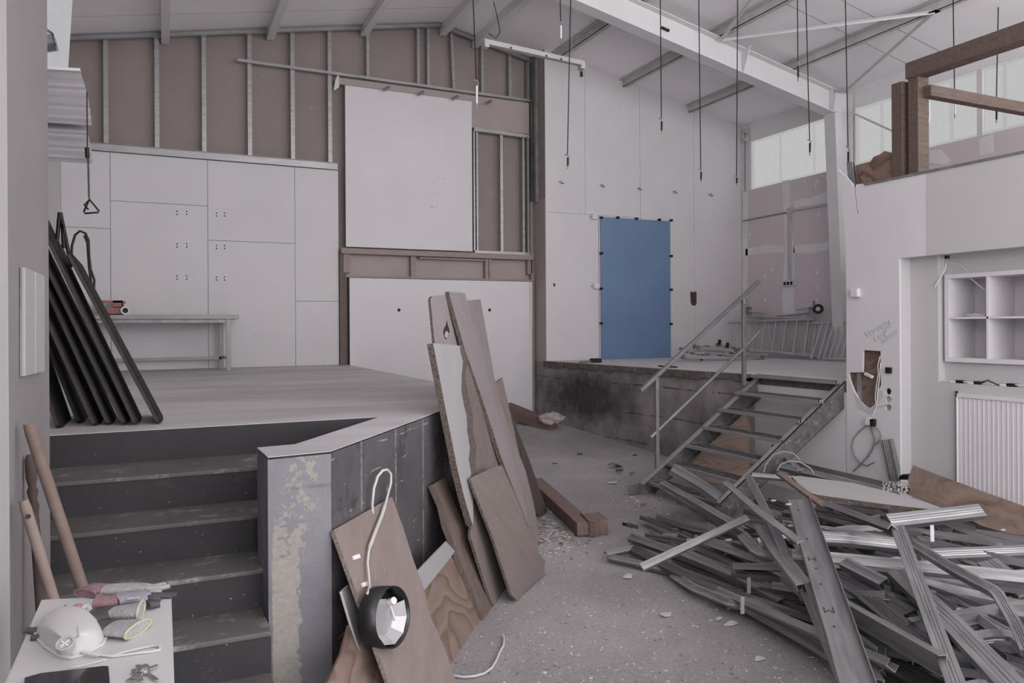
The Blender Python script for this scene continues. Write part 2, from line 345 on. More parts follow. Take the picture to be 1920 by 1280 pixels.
# bay step between left and right bays and right bay boards
mb = MB(); mb.box((XC, YRW+.02, PLAT), (XR+.2, YRW+.05, 7.3)); struct('wall_back_right_backing', mb, W_['dark'])
xs = [XC, 6.86, 8.03, 9.26, XR+.02]
def wb(x0, z0, x1, z1, mb): mb.box((x0+.0025, YRW, z0), (x1-.0025, YRW+.019, z1))
mb = MB()
for i in range(4):
    if i == 0:
        wb(xs[0], PLAT, 7.13, 3.91, mb); wb(xs[0], 3.914, xs[1], 7.3, mb)
    elif i == 1: wb(7.136, PLAT, xs[2], 3.91, mb); wb(xs[1], 3.914, xs[2], 7.3, mb)
    else: wb(xs[i], PLAT, xs[i+1], 7.3, mb)
struct('wall_back_right', mb, W_['white'])
mb = MB(); mb.box((XC-.004, YRW+.02, PLAT-.02), (XC+.02, YLW+.2, 4.15)); struct('trim_bay_return_lower', mb, W_['beige'])
mb = MB(); mb.box((XC-.002, YRW+.03, 4.15), (XC+.02, YLW+.2, 7.2)); struct('trim_bay_return_upper', mb, W_['brown'])
mb = MB(); mb.box((XC-.012, YRW-.1, 0), (XC+.25, YLW+.2, PLAT-.03)); struct('wall_bay_return_base', mb, W_['sooty'])
# left wall
mb = MB(); mb.box((XL-.15, 3.3, 0), (XL, 12.6, 6.3)); struct('wall_left', mb, W_['white'])
# pier and jamb close to the camera on the left
mb = MB(); mb.box((-1.5, .3, 0), (-.42, 3.62, 6.6)); struct('wall_left_pier', mb, plain('scuffed_pier_paint', (.235, .215, .222), .7, var=.06, scale=2, fleck=(.16, .15, .15), fl=(.70, .72), fs=16), bevel=.012)
mb = MB(); mb.tube([(-.475, 2.48, 0), (-.475, 2.48, 6.6)], .09, 20); mb.box((-.6, .3, 0), (-.386, 2.48, 6.6)); struct('trim_left_jamb', mb, plain('grey_white_jamb', (.42, .405, .412), .6, var=.03), bevel=.01)
# right wall with clerestory band
ZS, ZH = 4.565, 5.50
mb = MB(); mb.box((XR, -3, 0), (XR+.15, 12.3, ZS)); mb.box((XR, -3, ZH), (XR+.15, 12.3, 6.2)); mb.box((XR, 11.45, ZS), (XR+.15, 12.3, ZH))
struct('wall_right', mb, plain('white_render', (.78, .76, .77), .8, var=.03))
# ceiling
mb = MB()
for xa, xb in ((XL-.2, XRG), (XRG, XR+.25)):
    za, zb = roof(xa), roof(xb)
    mb.prism([(xa, -3.2, za), (xb, -3.2, zb), (xb, 12.6, zb), (xa, 12.6, za)], (0, 0, .12))
struct('ceiling', mb, W_['ceil'])
for k, (y, xa, xb) in enumerate(((11.5, XL, XRG), (9.9, XL, XRG), (10.1, XRG, XR), (7.9, XRG, XR), (7.35, XRG, XR), (5.2, XRG, XR))):
    mb = MB(); za, zb = roof(xa)-.004, roof(xb)-.004
    mb.prism([(xa, y, za), (xb, y, zb), (xb, y+.018, zb), (xa, y+.018, za)], (0, 0, .02)); struct('trim_ceiling_joint_%d' % (k+1), mb, W_['grey_paint'])
# ------------------------------------------------------------------ fittings of the back wall, left bay
def ordw(i): return ['first', 'second', 'third', 'fourth', 'fifth', 'sixth', 'seventh', 'eighth', 'ninth', 'tenth', 'eleventh', 'twelfth', 'thirteenth'][i]
def csec(w, d, t=.004, lip=.012):      # open C section, w across, d deep, opening to -y side
    return [(-w/2, 0), (w/2, 0), (w/2, lip), (w/2-t, lip), (w/2-t, t), (-w/2+t, t), (-w/2+t, d-t), (w/2-t, d-t), (w/2-t, d-lip), (w/2, d-lip), (w/2, d), (-w/2, d)]
def usec(w, h, t=.003, groove=True):   # web across the top, flanges down
    web = [(-w/2, 0)]+([(-w*.24, 0), (-w*.19, -.004), (-w*.13, 0), (-w*.05, 0), (0, -.004), (w*.05, 0), (w*.13, 0), (w*.19, -.004), (w*.24, 0)] if groove else [])+[(w/2, 0)]
    return web+[(w/2, -h), (w/2-t, -h), (w/2-t, -t-.004), (-w/2+t, -t-.004), (-w/2+t, -h), (-w/2, -h)]
def vstud(x, z0, z1, y, w=.062, d=.075, ang=0):
    return MB().extrude(csec(w, d), [(x, y, z0), (x+ang, y, z1)], (0, 1, 0))
sx = [-.71, -.05, .59, 1.24, 1.88, 2.46]
for i, x in enumerate(sx):
    o = vstud(x, 4.5, roof(x)-.06, YLW+.02).build('metal_stud', W_['galv'])
    tag(o, '%s upright steel stud from the left end of the bare wall above the white boards' % ordw(i), 'stud', 'steel studs over the white boards')
sx = [3.08, 3.94, 4.12, 4.58, 5.11, 5.64, 6.0]
for i, x in enumerate(sx):
    o = vstud(x, 6.0, roof(x)-.08, YLW+.02, w=.05 if i != 1 else .045, ang=.0 if i != 3 else -.04).build('metal_stud', W_['galv'])
    tag(o, '%s short steel stud from the left above the long horizontal rail' % ordw(i), 'stud', 'short steel studs under the ridge')
o = MB().extrude(usec(.11, .05), [(XL+.3, YLW+.0, 4.50), (2.57, YLW+.0, 4.50)], (0, 1, 0)).build('wall_track', W_['galv']); tag(o, 'long steel track capping the white boards below the bare studs', 'track')
for i, (xa, xb) in enumerate(((XL, XRG), (XRG, XC))):
    o = MB().extrude(usec(.07, .06), [(xa, YLW+.0, roof(xa)-.05), (xb, YLW+.0, roof(xb)-.05)], (0, 1, 0)).build('wall_track', W_['galv'])
    tag(o, ['sloping steel track under the ceiling left of the ridge', 'sloping steel track under the ceiling right of the ridge'][i], 'track')
# long rail with its four stub brackets
t = empty('suspended_rail', (1.06, YLW-.06, 5.97)); tag(t, 'long thin horizontal steel rail across the studs above the tall white panel', 'rail')
MB().extrude(usec(.045, .03, groove=False), [(1.06, YLW-.04, 5.99), (6.02, YLW-.04, 5.965)], (0, -1, 0)).build('rail', W_['galv'], t)
for px in (722, 786, 850, 913):
    a = PY(px+8, 163-(722-px)*.133, YLW-.05); MB().bar(a, a+V((-.12, -.10, -.10)), .035, .03).build('stub_bracket', W_['galv'], t)
o = MB().box((2.60, YLW-.03, 5.82), (4.86, YLW+.03, 5.925)).build('header_board', W_['beige']); tag(o, 'narrow beige board strip over the top edge of the tall white panel', 'board')
o = MB().prism([PY(*p, YLW-.06) for p in ((629, 150), (633, 141), (636, 143), (636, 163), (628, 169), (626, 168))], (0, .05, 0)).build('bracket_plate', W_['white']); tag(o, 'small white plate at the top left corner of the tall white panel', 'plate')
o = MB().box((4.86, YLW+.0, 5.37), (6.0, YLW+.02, 5.93)).build('wall_board', W_['beige']); tag(o, 'bare beige board above the small steel framed bay', 'board')
mb = MB().box((2.69, YLW-.035, 3.22), (4.88, YLW-.012, 5.815)); o = mb.build('wall_panel', W_['white_panel'], bevel=.003)
tag(o, 'tall upright white panel mounted high in the middle of the back wall', 'panel')
rng = random.Random(8)
mb = MB()
for k in range(13):
    x = rng.uniform(4.1, 4.35); z = rng.choice((3.95, 4.15, 4.3, 4.4))+rng.uniform(-.05, .05)
    mb.box((x, YLW-.036, z), (x+rng.uniform(.02, .06), YLW-.0345, z+.008))
mb.build('scuff_mark', plain('scuff', (.5, .47, .48), .8), o)
# framed bay
t = empty('stud_frame', (5.4, YLW, 3.24)); tag(t, 'steel stud frame of the open bay right of the tall white panel', 'frame')
for x, w in ((4.93, .03), (4.985, .03), (5.45, .05), (5.88, .04), (5.97, .035)):
    vstud(x, 3.24, 5.36, YLW-.01, w=w).build('stud', W_['galv'], t)
MB().extrude(usec(.05, .06, groove=False), [(4.92, YLW-.02, 5.37), (5.99, YLW-.02, 5.345)], (0, 0, 1)).build('track', W_['galv'], t)
MB().extrude(usec(.05, .06, groove=False), [(4.92, YLW-.02, 3.24), (5.99, YLW-.02, 3.24)], (0, 0, 1)).build('track', W_['galv'], t)
for k, (x, a) in enumerate(((6.015, 0), (6.045, .0))):
    o = vstud(x+.02, 2.9 if k == 0 else 3.9, 5.9 if k == 0 else roof(6)-.1, YLW-.08, w=.035).build('edge_stud', W_['galv_dark'])
    tag(o, ['bent dark steel stud along the right edge of the open framed bay', 'dark steel stud beside the corner post under the ceiling'][k], 'stud')
# timber band
t = empty('timber_ledger', (2.62, YLW, 2.72)); tag(t, 'pinkish timber ledger frame across the wall under the tall white panel', 'timber frame')
MB().box((2.60, YLW-.13, 3.10), (6.0, YLW+.03, 3.19)).build('top_rail', W_['beige_timber'], t, bevel=.004)
MB().box((2.66, YLW-.11, 2.722), (6.0, YLW+.05, 2.752)).build('bottom_rail', W_['beige_timber'], t)
MB().box((2.66, YLW+.03, 2.74), (6.0, YLW+.05, 3.1)).build('back_board', W_['beige'], t)
for x, w, z in ((2.64, .11, 2.80), (3.76, .09, 2.75), (5.1, .06, 2.75), (5.17, .05, 2.75), (5.92, .09, 2.85)):
    MB().box((x, YLW-.07, z), (x+w, YLW+.03, 3.1)).build('upright', W_['beige_timber'], t, bevel=.003)
MB().box((3.9, YLW-.10, 3.06), (5.08, YLW-.04, 3.085)).build('batten', W_['beige_timber'], t)
o = MB().box((2.585, YLW-.05, PLAT), (2.70, YLW+.05, 3.1)).build('timber_post', wood('brown_timber', (.21, .165, .15), (.13, .10, .09), stretch=6), M=None, bevel=.004)
tag(o, 'brown timber post left of the low white panel', 'post')
o = MB().box((5.985, YLW-.07, .25), (6.05, YLW+.03, 4.15)).build('timber_post', W_['beige_timber'], bevel=.004); tag(o, 'pinkish timber post at the right edge of the low white panel', 'post')
o = MB().box((6.0, YRW+.24, 4.12), (6.055, YRW+.32, 7.0)).build('corner_post', W_['galv_dark']); tag(o, 'dark tall corner post running up from the timber to the ceiling', 'post')
o = MB().box((2.725, YLW-.12, .28), (5.975, YLW-.095, 2.715)).build('wall_panel', W_['white_panel'], bevel=.003); tag(o, 'wide low white panel with two round black holes', 'panel')
for px in (748, 918):
    c = PY(px, 581, YLW-.121); MB().tube([c, c+V((0, .012, 0))], .028, 16, smooth=False).build('cable_hole', W_['black'], o)
MB().box((5.93, YLW-.135, 1.9), (5.975, YLW-.121, 2.71)).build('edge_strip', W_['white'], o)
# screw holes of vanished shelves on the white boards
k = 0
for ys in ((399, 402), (460, 463), (520, 522)):
    for j, px in enumerate((332, 350, 406, 421)):
        c = PY(px, ys[j//2], YLW); mb = MB()
        for dz in (-.022, .022): mb.tube([c+V((0, -.002, dz)), c+V((0, .002, dz))], .011, 8, smooth=False)
        o = mb.build('trim_screw_hole_%d' % (k+1), W_['black'], kind='structure'); k += 1
# ------------------------------------------------------------------ right bay: blue board, clips, boxes
bb = MB().box((7.16, YRW-.03, PLAT+.0), (8.68, YRW-.012, 3.88)).build('blue_board', None or W_['black'])
m, nt, b = base_mat('blue_foil_board', .28, 0, .5); v = coords(nt)
nt.links.new(ramp(nt, noise(nt, v, .9, 3), [(.3, (.145, .235, .38)), (.7, (.17, .27, .42))]), b.inputs['Base Color']); bb.data.materials[0] = m
tag(bb, 'tall blue board standing against the white back wall', 'board')
clips = [(1127, 408), (1127, 475), (1127, 541), (1127, 606), (1258, 413), (1258, 480), (1258, 543), (1258, 607), (1158, 408), (1193, 410), (1236, 412)]
names = ['top left corner', 'left edge, upper', 'left edge, middle', 'left edge, lower', 'top right corner', 'right edge, upper', 'right edge, middle', 'right edge, lower', 'top edge, left', 'top edge, middle', 'top edge, right']
for (x, y), nmn in zip(clips, names):
    c = PY(x, y, YRW-.035); mb = MB(); mb.box((c.x-.03, c.y-.025, c.z-.02), (c.x+.03, c.y+.004, c.z+.02)); mb.tube([c+V((0, -.02, 0)), c+V((0, -.05, .01))], .012, 8)
    o = mb.build('spring_clip', W_['black'], bevel=.004); tag(o, 'small black clip on the blue board, %s' % nmn, 'clip', 'black clips around the blue board')
for (x, y), l in zip(((1114, 406), (1117, 536)), ('small white wall box at the top left corner of the blue board', 'small white wall box halfway up beside the blue board')):
    c = PY(x, y, YRW-.02); t = empty('junction_box', c); tag(t, l, 'junction box')
    MB().box((c.x-.055, c.y-.045, c.z-.05), (c.x+.055, c.y+.02, c.z+.05)).build('housing', W_['white_panel'], t, bevel=.008)
    MB().box((c.x-.09, c.y-.03, c.z-.01), (c.x-.055, c.y+.01, c.z+.012)).build('cable_entry', W_['grey_paint'], t)
for i, (x, y) in enumerate(((1050, 343), (1127, 349), (1197, 355), (1263, 361), (1330, 366))):
    c = PY(x, y, YRW); mb = MB(); mb.tube([c+V((-.02, .0, .01)), c+V((-.02, -.05, .01)), c+V((.01, -.06, .02))], .007, 6); mb.tube([c+V((.02, .0, -.01)), c+V((.02, -.05, -.01)), c+V((.05, -.05, -.01))], .007, 6)
    o = mb.build('wall_hook', W_['black']); tag(o, 'tiny dark wall hook, %s from the left in the row above the blue board' % ordw(i), 'hook', 'wall hooks in a row')
o = MB().prism([PY(*p, YRW-.003) for p in ((1294, 548), (1297, 546), (1299, 548), (1303, 546), (1306, 548), (1306, 570), (1303, 573), (1297, 572), (1295, 566))], (0, .002, 0)).build('trim_paint_sample', plain('brown_test_paint', (.085, .05, .045), .7), kind='structure')
o = MB().tube([PY(1038, 534, YRW-.002), PY(1038, 534, YRW+.002)], .03, 12, smooth=False).build('trim_round_hole', W_['black'], kind='structure')
# things lying along the right platform edge
def floor_strip(name, a, b, w, h, mat, label, cat):
    o = MB().bar(a, b, w, h).build(name, mat, bevel=.003); tag(o, label, cat); return o
t = empty('clamp', PZ(1105, 677, PLAT)); tag(t, 'dark metal clamp lying on the platform edge left of the blue board', 'clamp')
a = PZ(1088, 678.5, PLAT+.02); b_ = PZ(1110, 677.5, PLAT+.02)
MB().bar(a, b_, .04, .03).build('arm', W_['galv_dark'], t); MB().box((b_.x-.02, b_.y-.05, PLAT), (b_.x+.16, b_.y+.05, PLAT+.07)).build('jaw', W_['dark'], t, bevel=.01)
floor_strip('flat_bar', PZ(1236, 686, PLAT+.01), PZ(1268, 688, PLAT+.01), .05, .02, W_['dark'], 'dark flat bar lying on the pale platform below the blue board', 'bar')
# workbench
t = empty('workbench', (.2, 11.7, PLAT)); tag(t, 'long narrow metal workbench against the white wall on the stage', 'workbench')
bm = plain('brushed_bench_steel', (.30, .28, .28), .5, .5, var=.08)
MB().box((-1.1, 11.45, 2.05), (1.0, 12.12, 2.11)).build('tabletop', bm, t, bevel=.004)
MB().box((-1.05, 11.5, 2.0), (.9, 11.54, 2.05)).build('apron', W_['galv_dark'], t)
for x, y in ((.86, 11.5), (.80, 12.08), (-1.0, 11.5), (-1.0, 12.08)):
    MB().box((x-.03, y-.03, PLAT), (x+.03, y+.03, 2.05)).build('leg', bm, t)
MB().box((-1.0, 12.05, 1.46), (.80, 12.09, 1.50)).build('stretcher', bm, t)
MB().box((.81, 11.53, 1.48), (.85, 12.05, 1.51)).build('stretcher', bm, t)
# pink crate and tape roll
pk = plain('pink_plastic', (.30, .15, .15), .5, var=.05)
t = empty('plastic_crate', (-.5, 11.75, 2.11)); tag(t, 'open pink plastic crate on the left end of the workbench', 'crate')
c0, c1 = PY(186, 588, 11.75), PY(231, 564, 11.75); mb = MB(); x0, x1, z0, z1 = c0.x, c1.x, 2.11, c1.z
mb.box((x0, 11.6, z0), (x1, 12.0, z0+.015))
for ya, yb in ((11.6, 11.612), (11.988, 12.0)):
    mb.box((x0, ya, z0), (x1, yb, z0+.11)); mb.box((x0-.02, ya, z1-.03), (x1+.02, yb, z1)); mb.box((x0, ya, z0+.1), (x0+.03, yb, z1)); mb.box((x1-.12, ya, z0+.1), (x1, yb, z1-.0))
mb.box((x0, 11.6, z0), (x0+.012, 12, z1)); mb.box((x1-.012, 11.6, z0), (x1, 12, z1)); mb.build('basket', pk, t)
rng = random.Random(2); mb = MB()
for k in range(10): x = rng.uniform(x0+.05, x1-.1); mb.box((x, rng.uniform(11.65, 11.9), z0+.02), (x+.05, 11.93, z0+rng.uniform(.08, .2)))
mb.build('contents', W_['grey_paint'], t)
t = empty('tape_roll', (-.2, 11.5, 2.11)); tag(t, 'white tape roll lying on its side at the foot of the pink crate', 'tape roll')
c = PY(235, 583, 11.55); c.z = 2.11+.06
MB().tube([c, c+V((0, .06, 0))], .058, 20).build('tape', W_['white_panel'], t); MB().tube([c+V((0, -.003, 0)), c+V((0, .061, 0))], .036, 16, smooth=False).build('core', W_['black'], t)
# left wall: glowing board, corrugated sheets, lamp, chain
o = MB().prism([PY(*p, 6.55) for p in ((70, -10), (136, -10), (127, 131), (70, 131))], (0, .02, 0)).build('white_board', emis('glowing_white_board', (.52, .52, .54), .9)); tag(o, 'white board made to glow high above the corrugated sheets', 'board')  # emission stands in for the light falling on this board
cor = plain('grey_corrugated_sheet', (.36, .34, .355), .6, var=.05)
def corr(pts_l, pts_r, name_l):
    n = 18; mb = MB(); vs = []
    (tl, tr, bl, br) = pts_l
    for j in range(n+1):
        f = j/n; xl = tl[0]+(bl[0]-tl[0])*f; yl = tl[1]+(bl[1]-tl[1])*f; xr = tr[0]+(br[0]-tr[0])*(1-(1-f)**1.0); yr = tr[1]+(br[1]-tr[1])*f
        bul = math.sin(f*math.pi)*4 if True else 0
        d = 6.25-.16*f+.022*math.sin(f*math.pi*2*3.2)
        vs += [PY(xl, yl, d), PY(xr+bul, yr, d), PY(xr+bul, yr, d+.012), PY(xl, yl, d+.012)]
    fs = [(j*4+k, (j+1)*4+k, (j+1)*4+(k+1) % 4, j*4+(k+1) % 4) for j in range(n) for k in range(4)]+[(3, 2, 1, 0), (n*4, n*4+1, n*4+2, n*4+3)]
    mb.add(vs, fs); o = mb.build('corrugated_sheet', cor); tag(o, name_l, 'corrugated sheet')
    a, b2 = PY(tl[0], tl[1], 6.24), PY(tr[0], tr[1], 6.24); MB().bar(a+V((0, 0, .012)), b2+V((0, 0, .012)), .06, .02).build('edge_strip', W_['white'], o)
corr(((60, 131), (151, 136), (60, 228), (172, 235)), None, 'upper grey corrugated sheet sticking out beyond the left pier')
corr(((60, 221), (157, 227), (60, 300), (173, 307)), None, 'lower grey corrugated sheet with the pull chain in front')
t = empty('wall_lantern', PY(88, 68, 5.6)); tag(t, 'small dark angular lamp peeking out high behind the left pier', 'lamp')
MB().prism([PY(*p, 5.6) for p in ((70, 52), (82, 52), (98, 62), (103, 82), (70, 86))], (0, .12, 0)).build('housing', W_['galv_dark'], t, bevel=.01)
MB().prism([PY(*p, 5.58) for p in ((72, 56), (82, 56), (94, 64), (72, 66))], (0, .02, 0)).build('lens', W_['grey_paint'], t)
t = empty('pull_chain', PY(165, 380, 6.0)); tag(t, 'dark pull chain with a triangular wire handle hanging by the sheets', 'pull chain')
mb = MB(); a = PY(163, 172, 6.0); b_ = PY(164, 290, 6.0); MB().tube([a, b_], .004, 6).build('rod', W_['black'], t)
mb = MB(); n = 44; c = PY(166, 372, 6.0)
for k in range(n):
    p = b_.lerp(c, k/n); q = b_.lerp(c, (k+.9)/n); o_ = .005 if k % 2 else 0; mb.tube([p+V((o_, .005-o_, 0)), q+V((o_, .005-o_, 0))], .0055, 5)
mb.build('chain', W_['black'], t); MB().tube([PY(163, 277, 6.0), PY(164, 296, 6.0)], .014, 8).build('swivel', W_['black'], t)
MB().tube([PY(x, y, 6.0) for x, y in ((166, 393), (158, 384), (167, 373), (186, 396), (185, 398), (158, 400), (157, 397), (167, 375))], .006, 6).build('handle', W_['black'], t)
# leaning black boards on the stage
bk = wood('black_stained_board', (.012, .011, .011), (.035, .031, .030), stretch=5, spec=.12)
edge = wood('lit_dark_board_edge', (.035, .03, .028), (.07, .06, .055), stretch=5)  # paler tone paints the light caught by the narrow board edges
pk_ = [((305, 795), (129, 474), 0), ((262, 797), (91, 441), 1), ((211, 797), (93, 541), 1), ((185, 799), (93, 599), 1), ((155, 794), (95, 645), 1), ((116, 803), (93, 735), 1), ((240, 797), (92, 500), 1)]
pos = ['rightmost black board of the row leaning behind the left pier', 'second black board from the right in the leaning row', 'fourth black board from the right in the leaning row', 'fifth black board from the right in the leaning row',
       'sixth black board from the right in the leaning row', 'leftmost low black board half hidden by the pier', 'third black board from the right in the leaning row']
for k, ((bx, by), (tx, ty), ext) in enumerate(pk_):
    a = PZ(bx, by, PLAT); b2 = PY(tx, ty, a.y+.1)
    d = (b2-a)
    if ext: b2 = a+d*((-1.2-a.x)/d.x)
    dd = (b2-a).normalized(); nn = V((dd.z, 0, -dd.x)).normalized()
    a = a+nn*-.02+V((0, 0, .02))
    M = frame(a, b2, V((0, 1, 0))); L = (b2-a).length
    o = MB().box((0, -.014, .0), (L, .014, .5)).build('leaning_board', bk, M=M, bevel=.003); tag(o, pos[k], 'board', 'black boards leaning behind the pier')
    e = MB().box((.01, -.016, -.006), (L-.01, .004, .001)).build('lit_edge', edge, o); e.matrix_parent_inverse = Matrix.Identity(4)
t = empty('trestle_leg', PY(125, 480, 5.7)); tag(t, 'black folding trestle frame sticking up above the leaning black boards', 'trestle')
for pts in (((112, 398), (106, 460)), ((113, 398), (134, 500)), ((112, 460), (132, 502)), ((117, 420), (120, 465))):
    MB().tube([PY(x, y, 5.7) for x, y in pts], .012, 6).build('frame_tube', W_['black'], t)
o = MB().tube([PY(x, y, 5.9) for x, y in ((134, 485), (135, 460), (141, 440), (150, 433), (160, 437), (166, 450), (167, 480), (170, 505), (177, 525), (176, 540), (169, 551), (167, 549), (171, 530), (167, 500), (164, 455), (158, 441))], .008, 6).build('hanging_cable', W_['black'])
tag(o, 'black cable loop hanging above the leaning boards', 'cable')
# ------------------------------------------------------------------ roof steel
PX_ = [.066, 1.555, 3.035, 4.40, 5.0, 6.26, 7.66, 9.134]
pn = ['purlin at the far left of the roof', 'second roof purlin from the left wall', 'third roof purlin from the left wall', 'roof purlin just left of the ridge', 'roof purlin just right of the ridge',
      'grey roof purlin nearest the batten lamp', 'middle grey purlin of the right roof slope', 'grey purlin nearest the right window wall']
for i, x in enumerate(PX_):
    z = roof(x); y1 = YLW+.1 if x < 6.1 else YRW-.01
    d = .15 if i < 5 else .13; s = 1 if x < XRG else -1
    mb = MB()
    if i < 5: mb.box((x-.055, -3, z-d), (x+.055, y1, z+.01))
    else:
        mb.box((x-.006, -3, z-d), (x+.006, y1, z+.01)); mb.box((x-.006, -3, z-d), (x+.07, y1, z-d+.008)); mb.box((x+.062, -3, z-d), (x+.07, y1, z-d+.03)); mb.box((x-.07, -3, z-.02), (x+.006, y1, z-.012))
    o = mb.build('roof_purlin', W_['beam_white'] if i < 5 else W_['purlin']); tag(o, ('white ' if i < 5 else '')+pn[i], 'purlin', 'roof purlins')
# portal frame: rafters and tapered column
YP = 9.14
t = empty('portal_frame', (10.1, YP, PLAT)); tag(t, 'white steel portal frame with tapered column at the window wall', 'portal frame')
zt = lambda x: roof(x)-.14; dep = .38
def ibeam(xa, xb):
    mb = MB()
    for xs_, xe in ((xa, xb),):
        a, b2 = zt(xs_), zt(xe)
        mb.prism([(xs_, YP-.006, a), (xe, YP-.006, b2), (xe, YP-.006, b2-dep), (xs_, YP-.006, a-dep)], (0, .012, 0))
        for off in (0, -dep): mb.prism([(xs_, YP-.11, a+off), (xe, YP-.11, b2+off), (xe, YP-.11, b2+off-.016), (xs_, YP-.11, a+off-.016)], (0, .22, 0))
    return mb
ibeam(XRG, 10.05).build('rafter', W_['beam_white'], t)
ibeam(XRG, XL+.05).build('rafter', W_['beam_white'], t)
mb = MB(); xi0, xi1, xo = 10.0, 10.2, 10.42; z1 = zt(10.1)
mb.prism([(xi1, YP-.006, PLAT), (xo, YP-.006, PLAT), (xo, YP-.006, z1), (xi0, YP-.006, z1-.02)], (0, .012, 0))
mb.prism([(xi1, YP-.11, PLAT), (xi0, YP-.11, z1), (xi0+.016, YP-.11, z1), (xi1+.016, YP-.11, PLAT)], (0, .22, 0))
mb.prism([(xo-.016, YP-.11, PLAT), (xo-.016, YP-.11, z1), (xo, YP-.11, z1), (xo, YP-.11, PLAT)], (0, .22, 0))
mb.build('column', W_['beam_white'], t)
for x in (8.16,):
    a = zt(x); MB().prism([(x, YP-.11, a), (x, YP+.0, a), (x, YP+.0, a-dep), (x, YP-.03, a-dep), (x, YP-.2, a+.02)], (.014, 0, 0)).build('stiffener', W_['beam_white'], t)
a = zt(10.0); MB().prism([(10.0, YP-.11, a), (10.0, YP, a), (10.0, YP, a-dep), (10.0, YP-.11, a-dep)], (.014, 0, 0)).build('stiffener', W_['beam_white'], t)
MB().tube([V((6.65, YP-.02, zt(6.65)-.2)), V((6.78, YP-.02, zt(6.78)-.2))], .022, 8).build('bolt_slot', W_['dark'], t)
# bracing rods
N1 = V((9.134, 6.62, 5.98)); NA = V((7.7, 9.05, 6.24)); NC = V((10.2, 9.0, 5.74))
for a, b2, r, l in ((N1, NC, .03, 'white brace from the column head to the roof node'), (N1, NA, .03, 'white brace from the roof node to the middle of the rafter'), (NA, V((7.15, 7.6, 6.38)), .03, 'short white brace rising from the middle of the rafter'),
                    (V((10.3, 9.0, 5.45)), V((10.3, 7.9, 4.75)), .022, 'thin white cross brace in front of the window right of the column')):
    mb = MB(); mb.bar(a, b2, r*2, .008); mb.bar(a+V((0, 0, -.012)), b2+V((0, 0, -.012)), .008, r*1.4); o = mb.build('wind_brace', W_['beam_white']); tag(o, l, 'brace')
    if r > .025:
        MB().box((a.x-.05, a.y-.05, a.z-.012), (a.x+.05, a.y+.05, a.z-.004)).build('gusset_plate', W_['beam_white'], o)
# hanging wires with clips
wires = [(886, 893, 205, 150, 'left of the batten lamp'), (1050, 1051, 80, 40, 'nearest the batten lamp, short with a white holder'), (1070, 1064, 316, 290, 'over the left white boards of the right bay'), (1238, 1240, 250, 222, 'above the right half of the blue board'),
         (1310, 1314, 341, 318, 'over the brown paint sample'), (1383, 1381, 347, 330, 'in the far corner beside the window'), (1495, 1496, 152, 116, 'short one in front of the white rafter'), (1511, 1518, 291, 262, 'in front of the left window'),
         (1585, 1590, 322, 275, 'running down along the white column'), (1787, 1790, 221, 186, 'in front of the right window between the timbers'), (1872, 1868, 230, 200, 'rightmost, crossing the timber beam')]
for xt, xb, yb, yc, l in wires:
    Yd = 7.4 if xb < 1560 else (6.9 if xb < 1700 else 6.2)
    if xb == 1518: Yd = 7.0
    top = PY(xt, 0, Yd); bot = PY(xb, yb, Yd); cl = PY(xb, yc, Yd)
    d = (top-bot); d = d/d.z; zc = roof(top.x); top2 = bot+d*(zc-bot.z)
    t = empty('suspension_wire', cl); tag(t, 'thin dark hanging wire with hook, '+l, 'wire', 'hanging wires')
    MB().tube([top2, cl], .0065, 6).build('wire', W_['black'], t)
    f = (bot-cl); mb = MB(); mb.tube([cl+V((-.03, 0, .0)), cl+V((.015, 0, -.01)), cl+V((.02, 0, -.04)), bot], .008, 6); mb.build('hook', W_['galv_dark'], t)
    mb = MB(); mb.box((cl.x-.004, cl.y-.008, bot.z+(cl.z-bot.z)*.2), (cl.x+.012, cl.y+.008, bot.z+(cl.z-bot.z)*.8)); mb.build('clip', W_['white'] if xb in (1051, 893, 1790) else W_['dark'], t)
o = MB().tube([PY(x, y, 8.6) for x, y in ((924, -60), (925, 0), (932, 30), (938, 60), (930, 72), (916, 62))], .006, 6).build('loose_cable', W_['black']); tag(o, 'thin loose dark cable drooping from the ridge over the batten lamp', 'cable')
# batten lamp
W_['lampgrey'] = plain('aged_lamp_enamel', (.40, .37, .37), .5)
a, b2 = PY(906, 78, 8.2), PY(1094, 120, 8.2)
t = empty('batten_lamp', a); tag(t, 'long white batten lamp without tube hanging under the ridge', 'lamp')
MB().bar(a, b2, .075, .06).build('housing', W_['lampgrey'], t, bevel=.008)
for p in (a, b2):
    s = 1 if p is a else -1
    MB().box((p.x+s*.03-.03, p.y-.05, p.z-.075), (p.x+s*.03+.03, p.y+.05, p.z)).build('end_cap', W_['lampgrey'], t, bevel=.006)
MB().tube([b2+V((-.03, 0, -.10)), b2+V((-.03, 0, -.16))], .02, 8).build('tube_socket', W_['black'], t)
for f in (.1, .88):
    p = a.lerp(b2, f); MB().tube([p, V((p.x, p.y, roof(p.x)))], .004, 5).build('suspension', W_['galv_dark'], t)
mb = MB()
for f in (.25, .6, .75): p = a.lerp(b2, f); mb.tube([p+V((0, -.047, -.02)), p+V((0, -.044, -.02))], .012, 8)
mb.build('screw', W_['dark'], t)
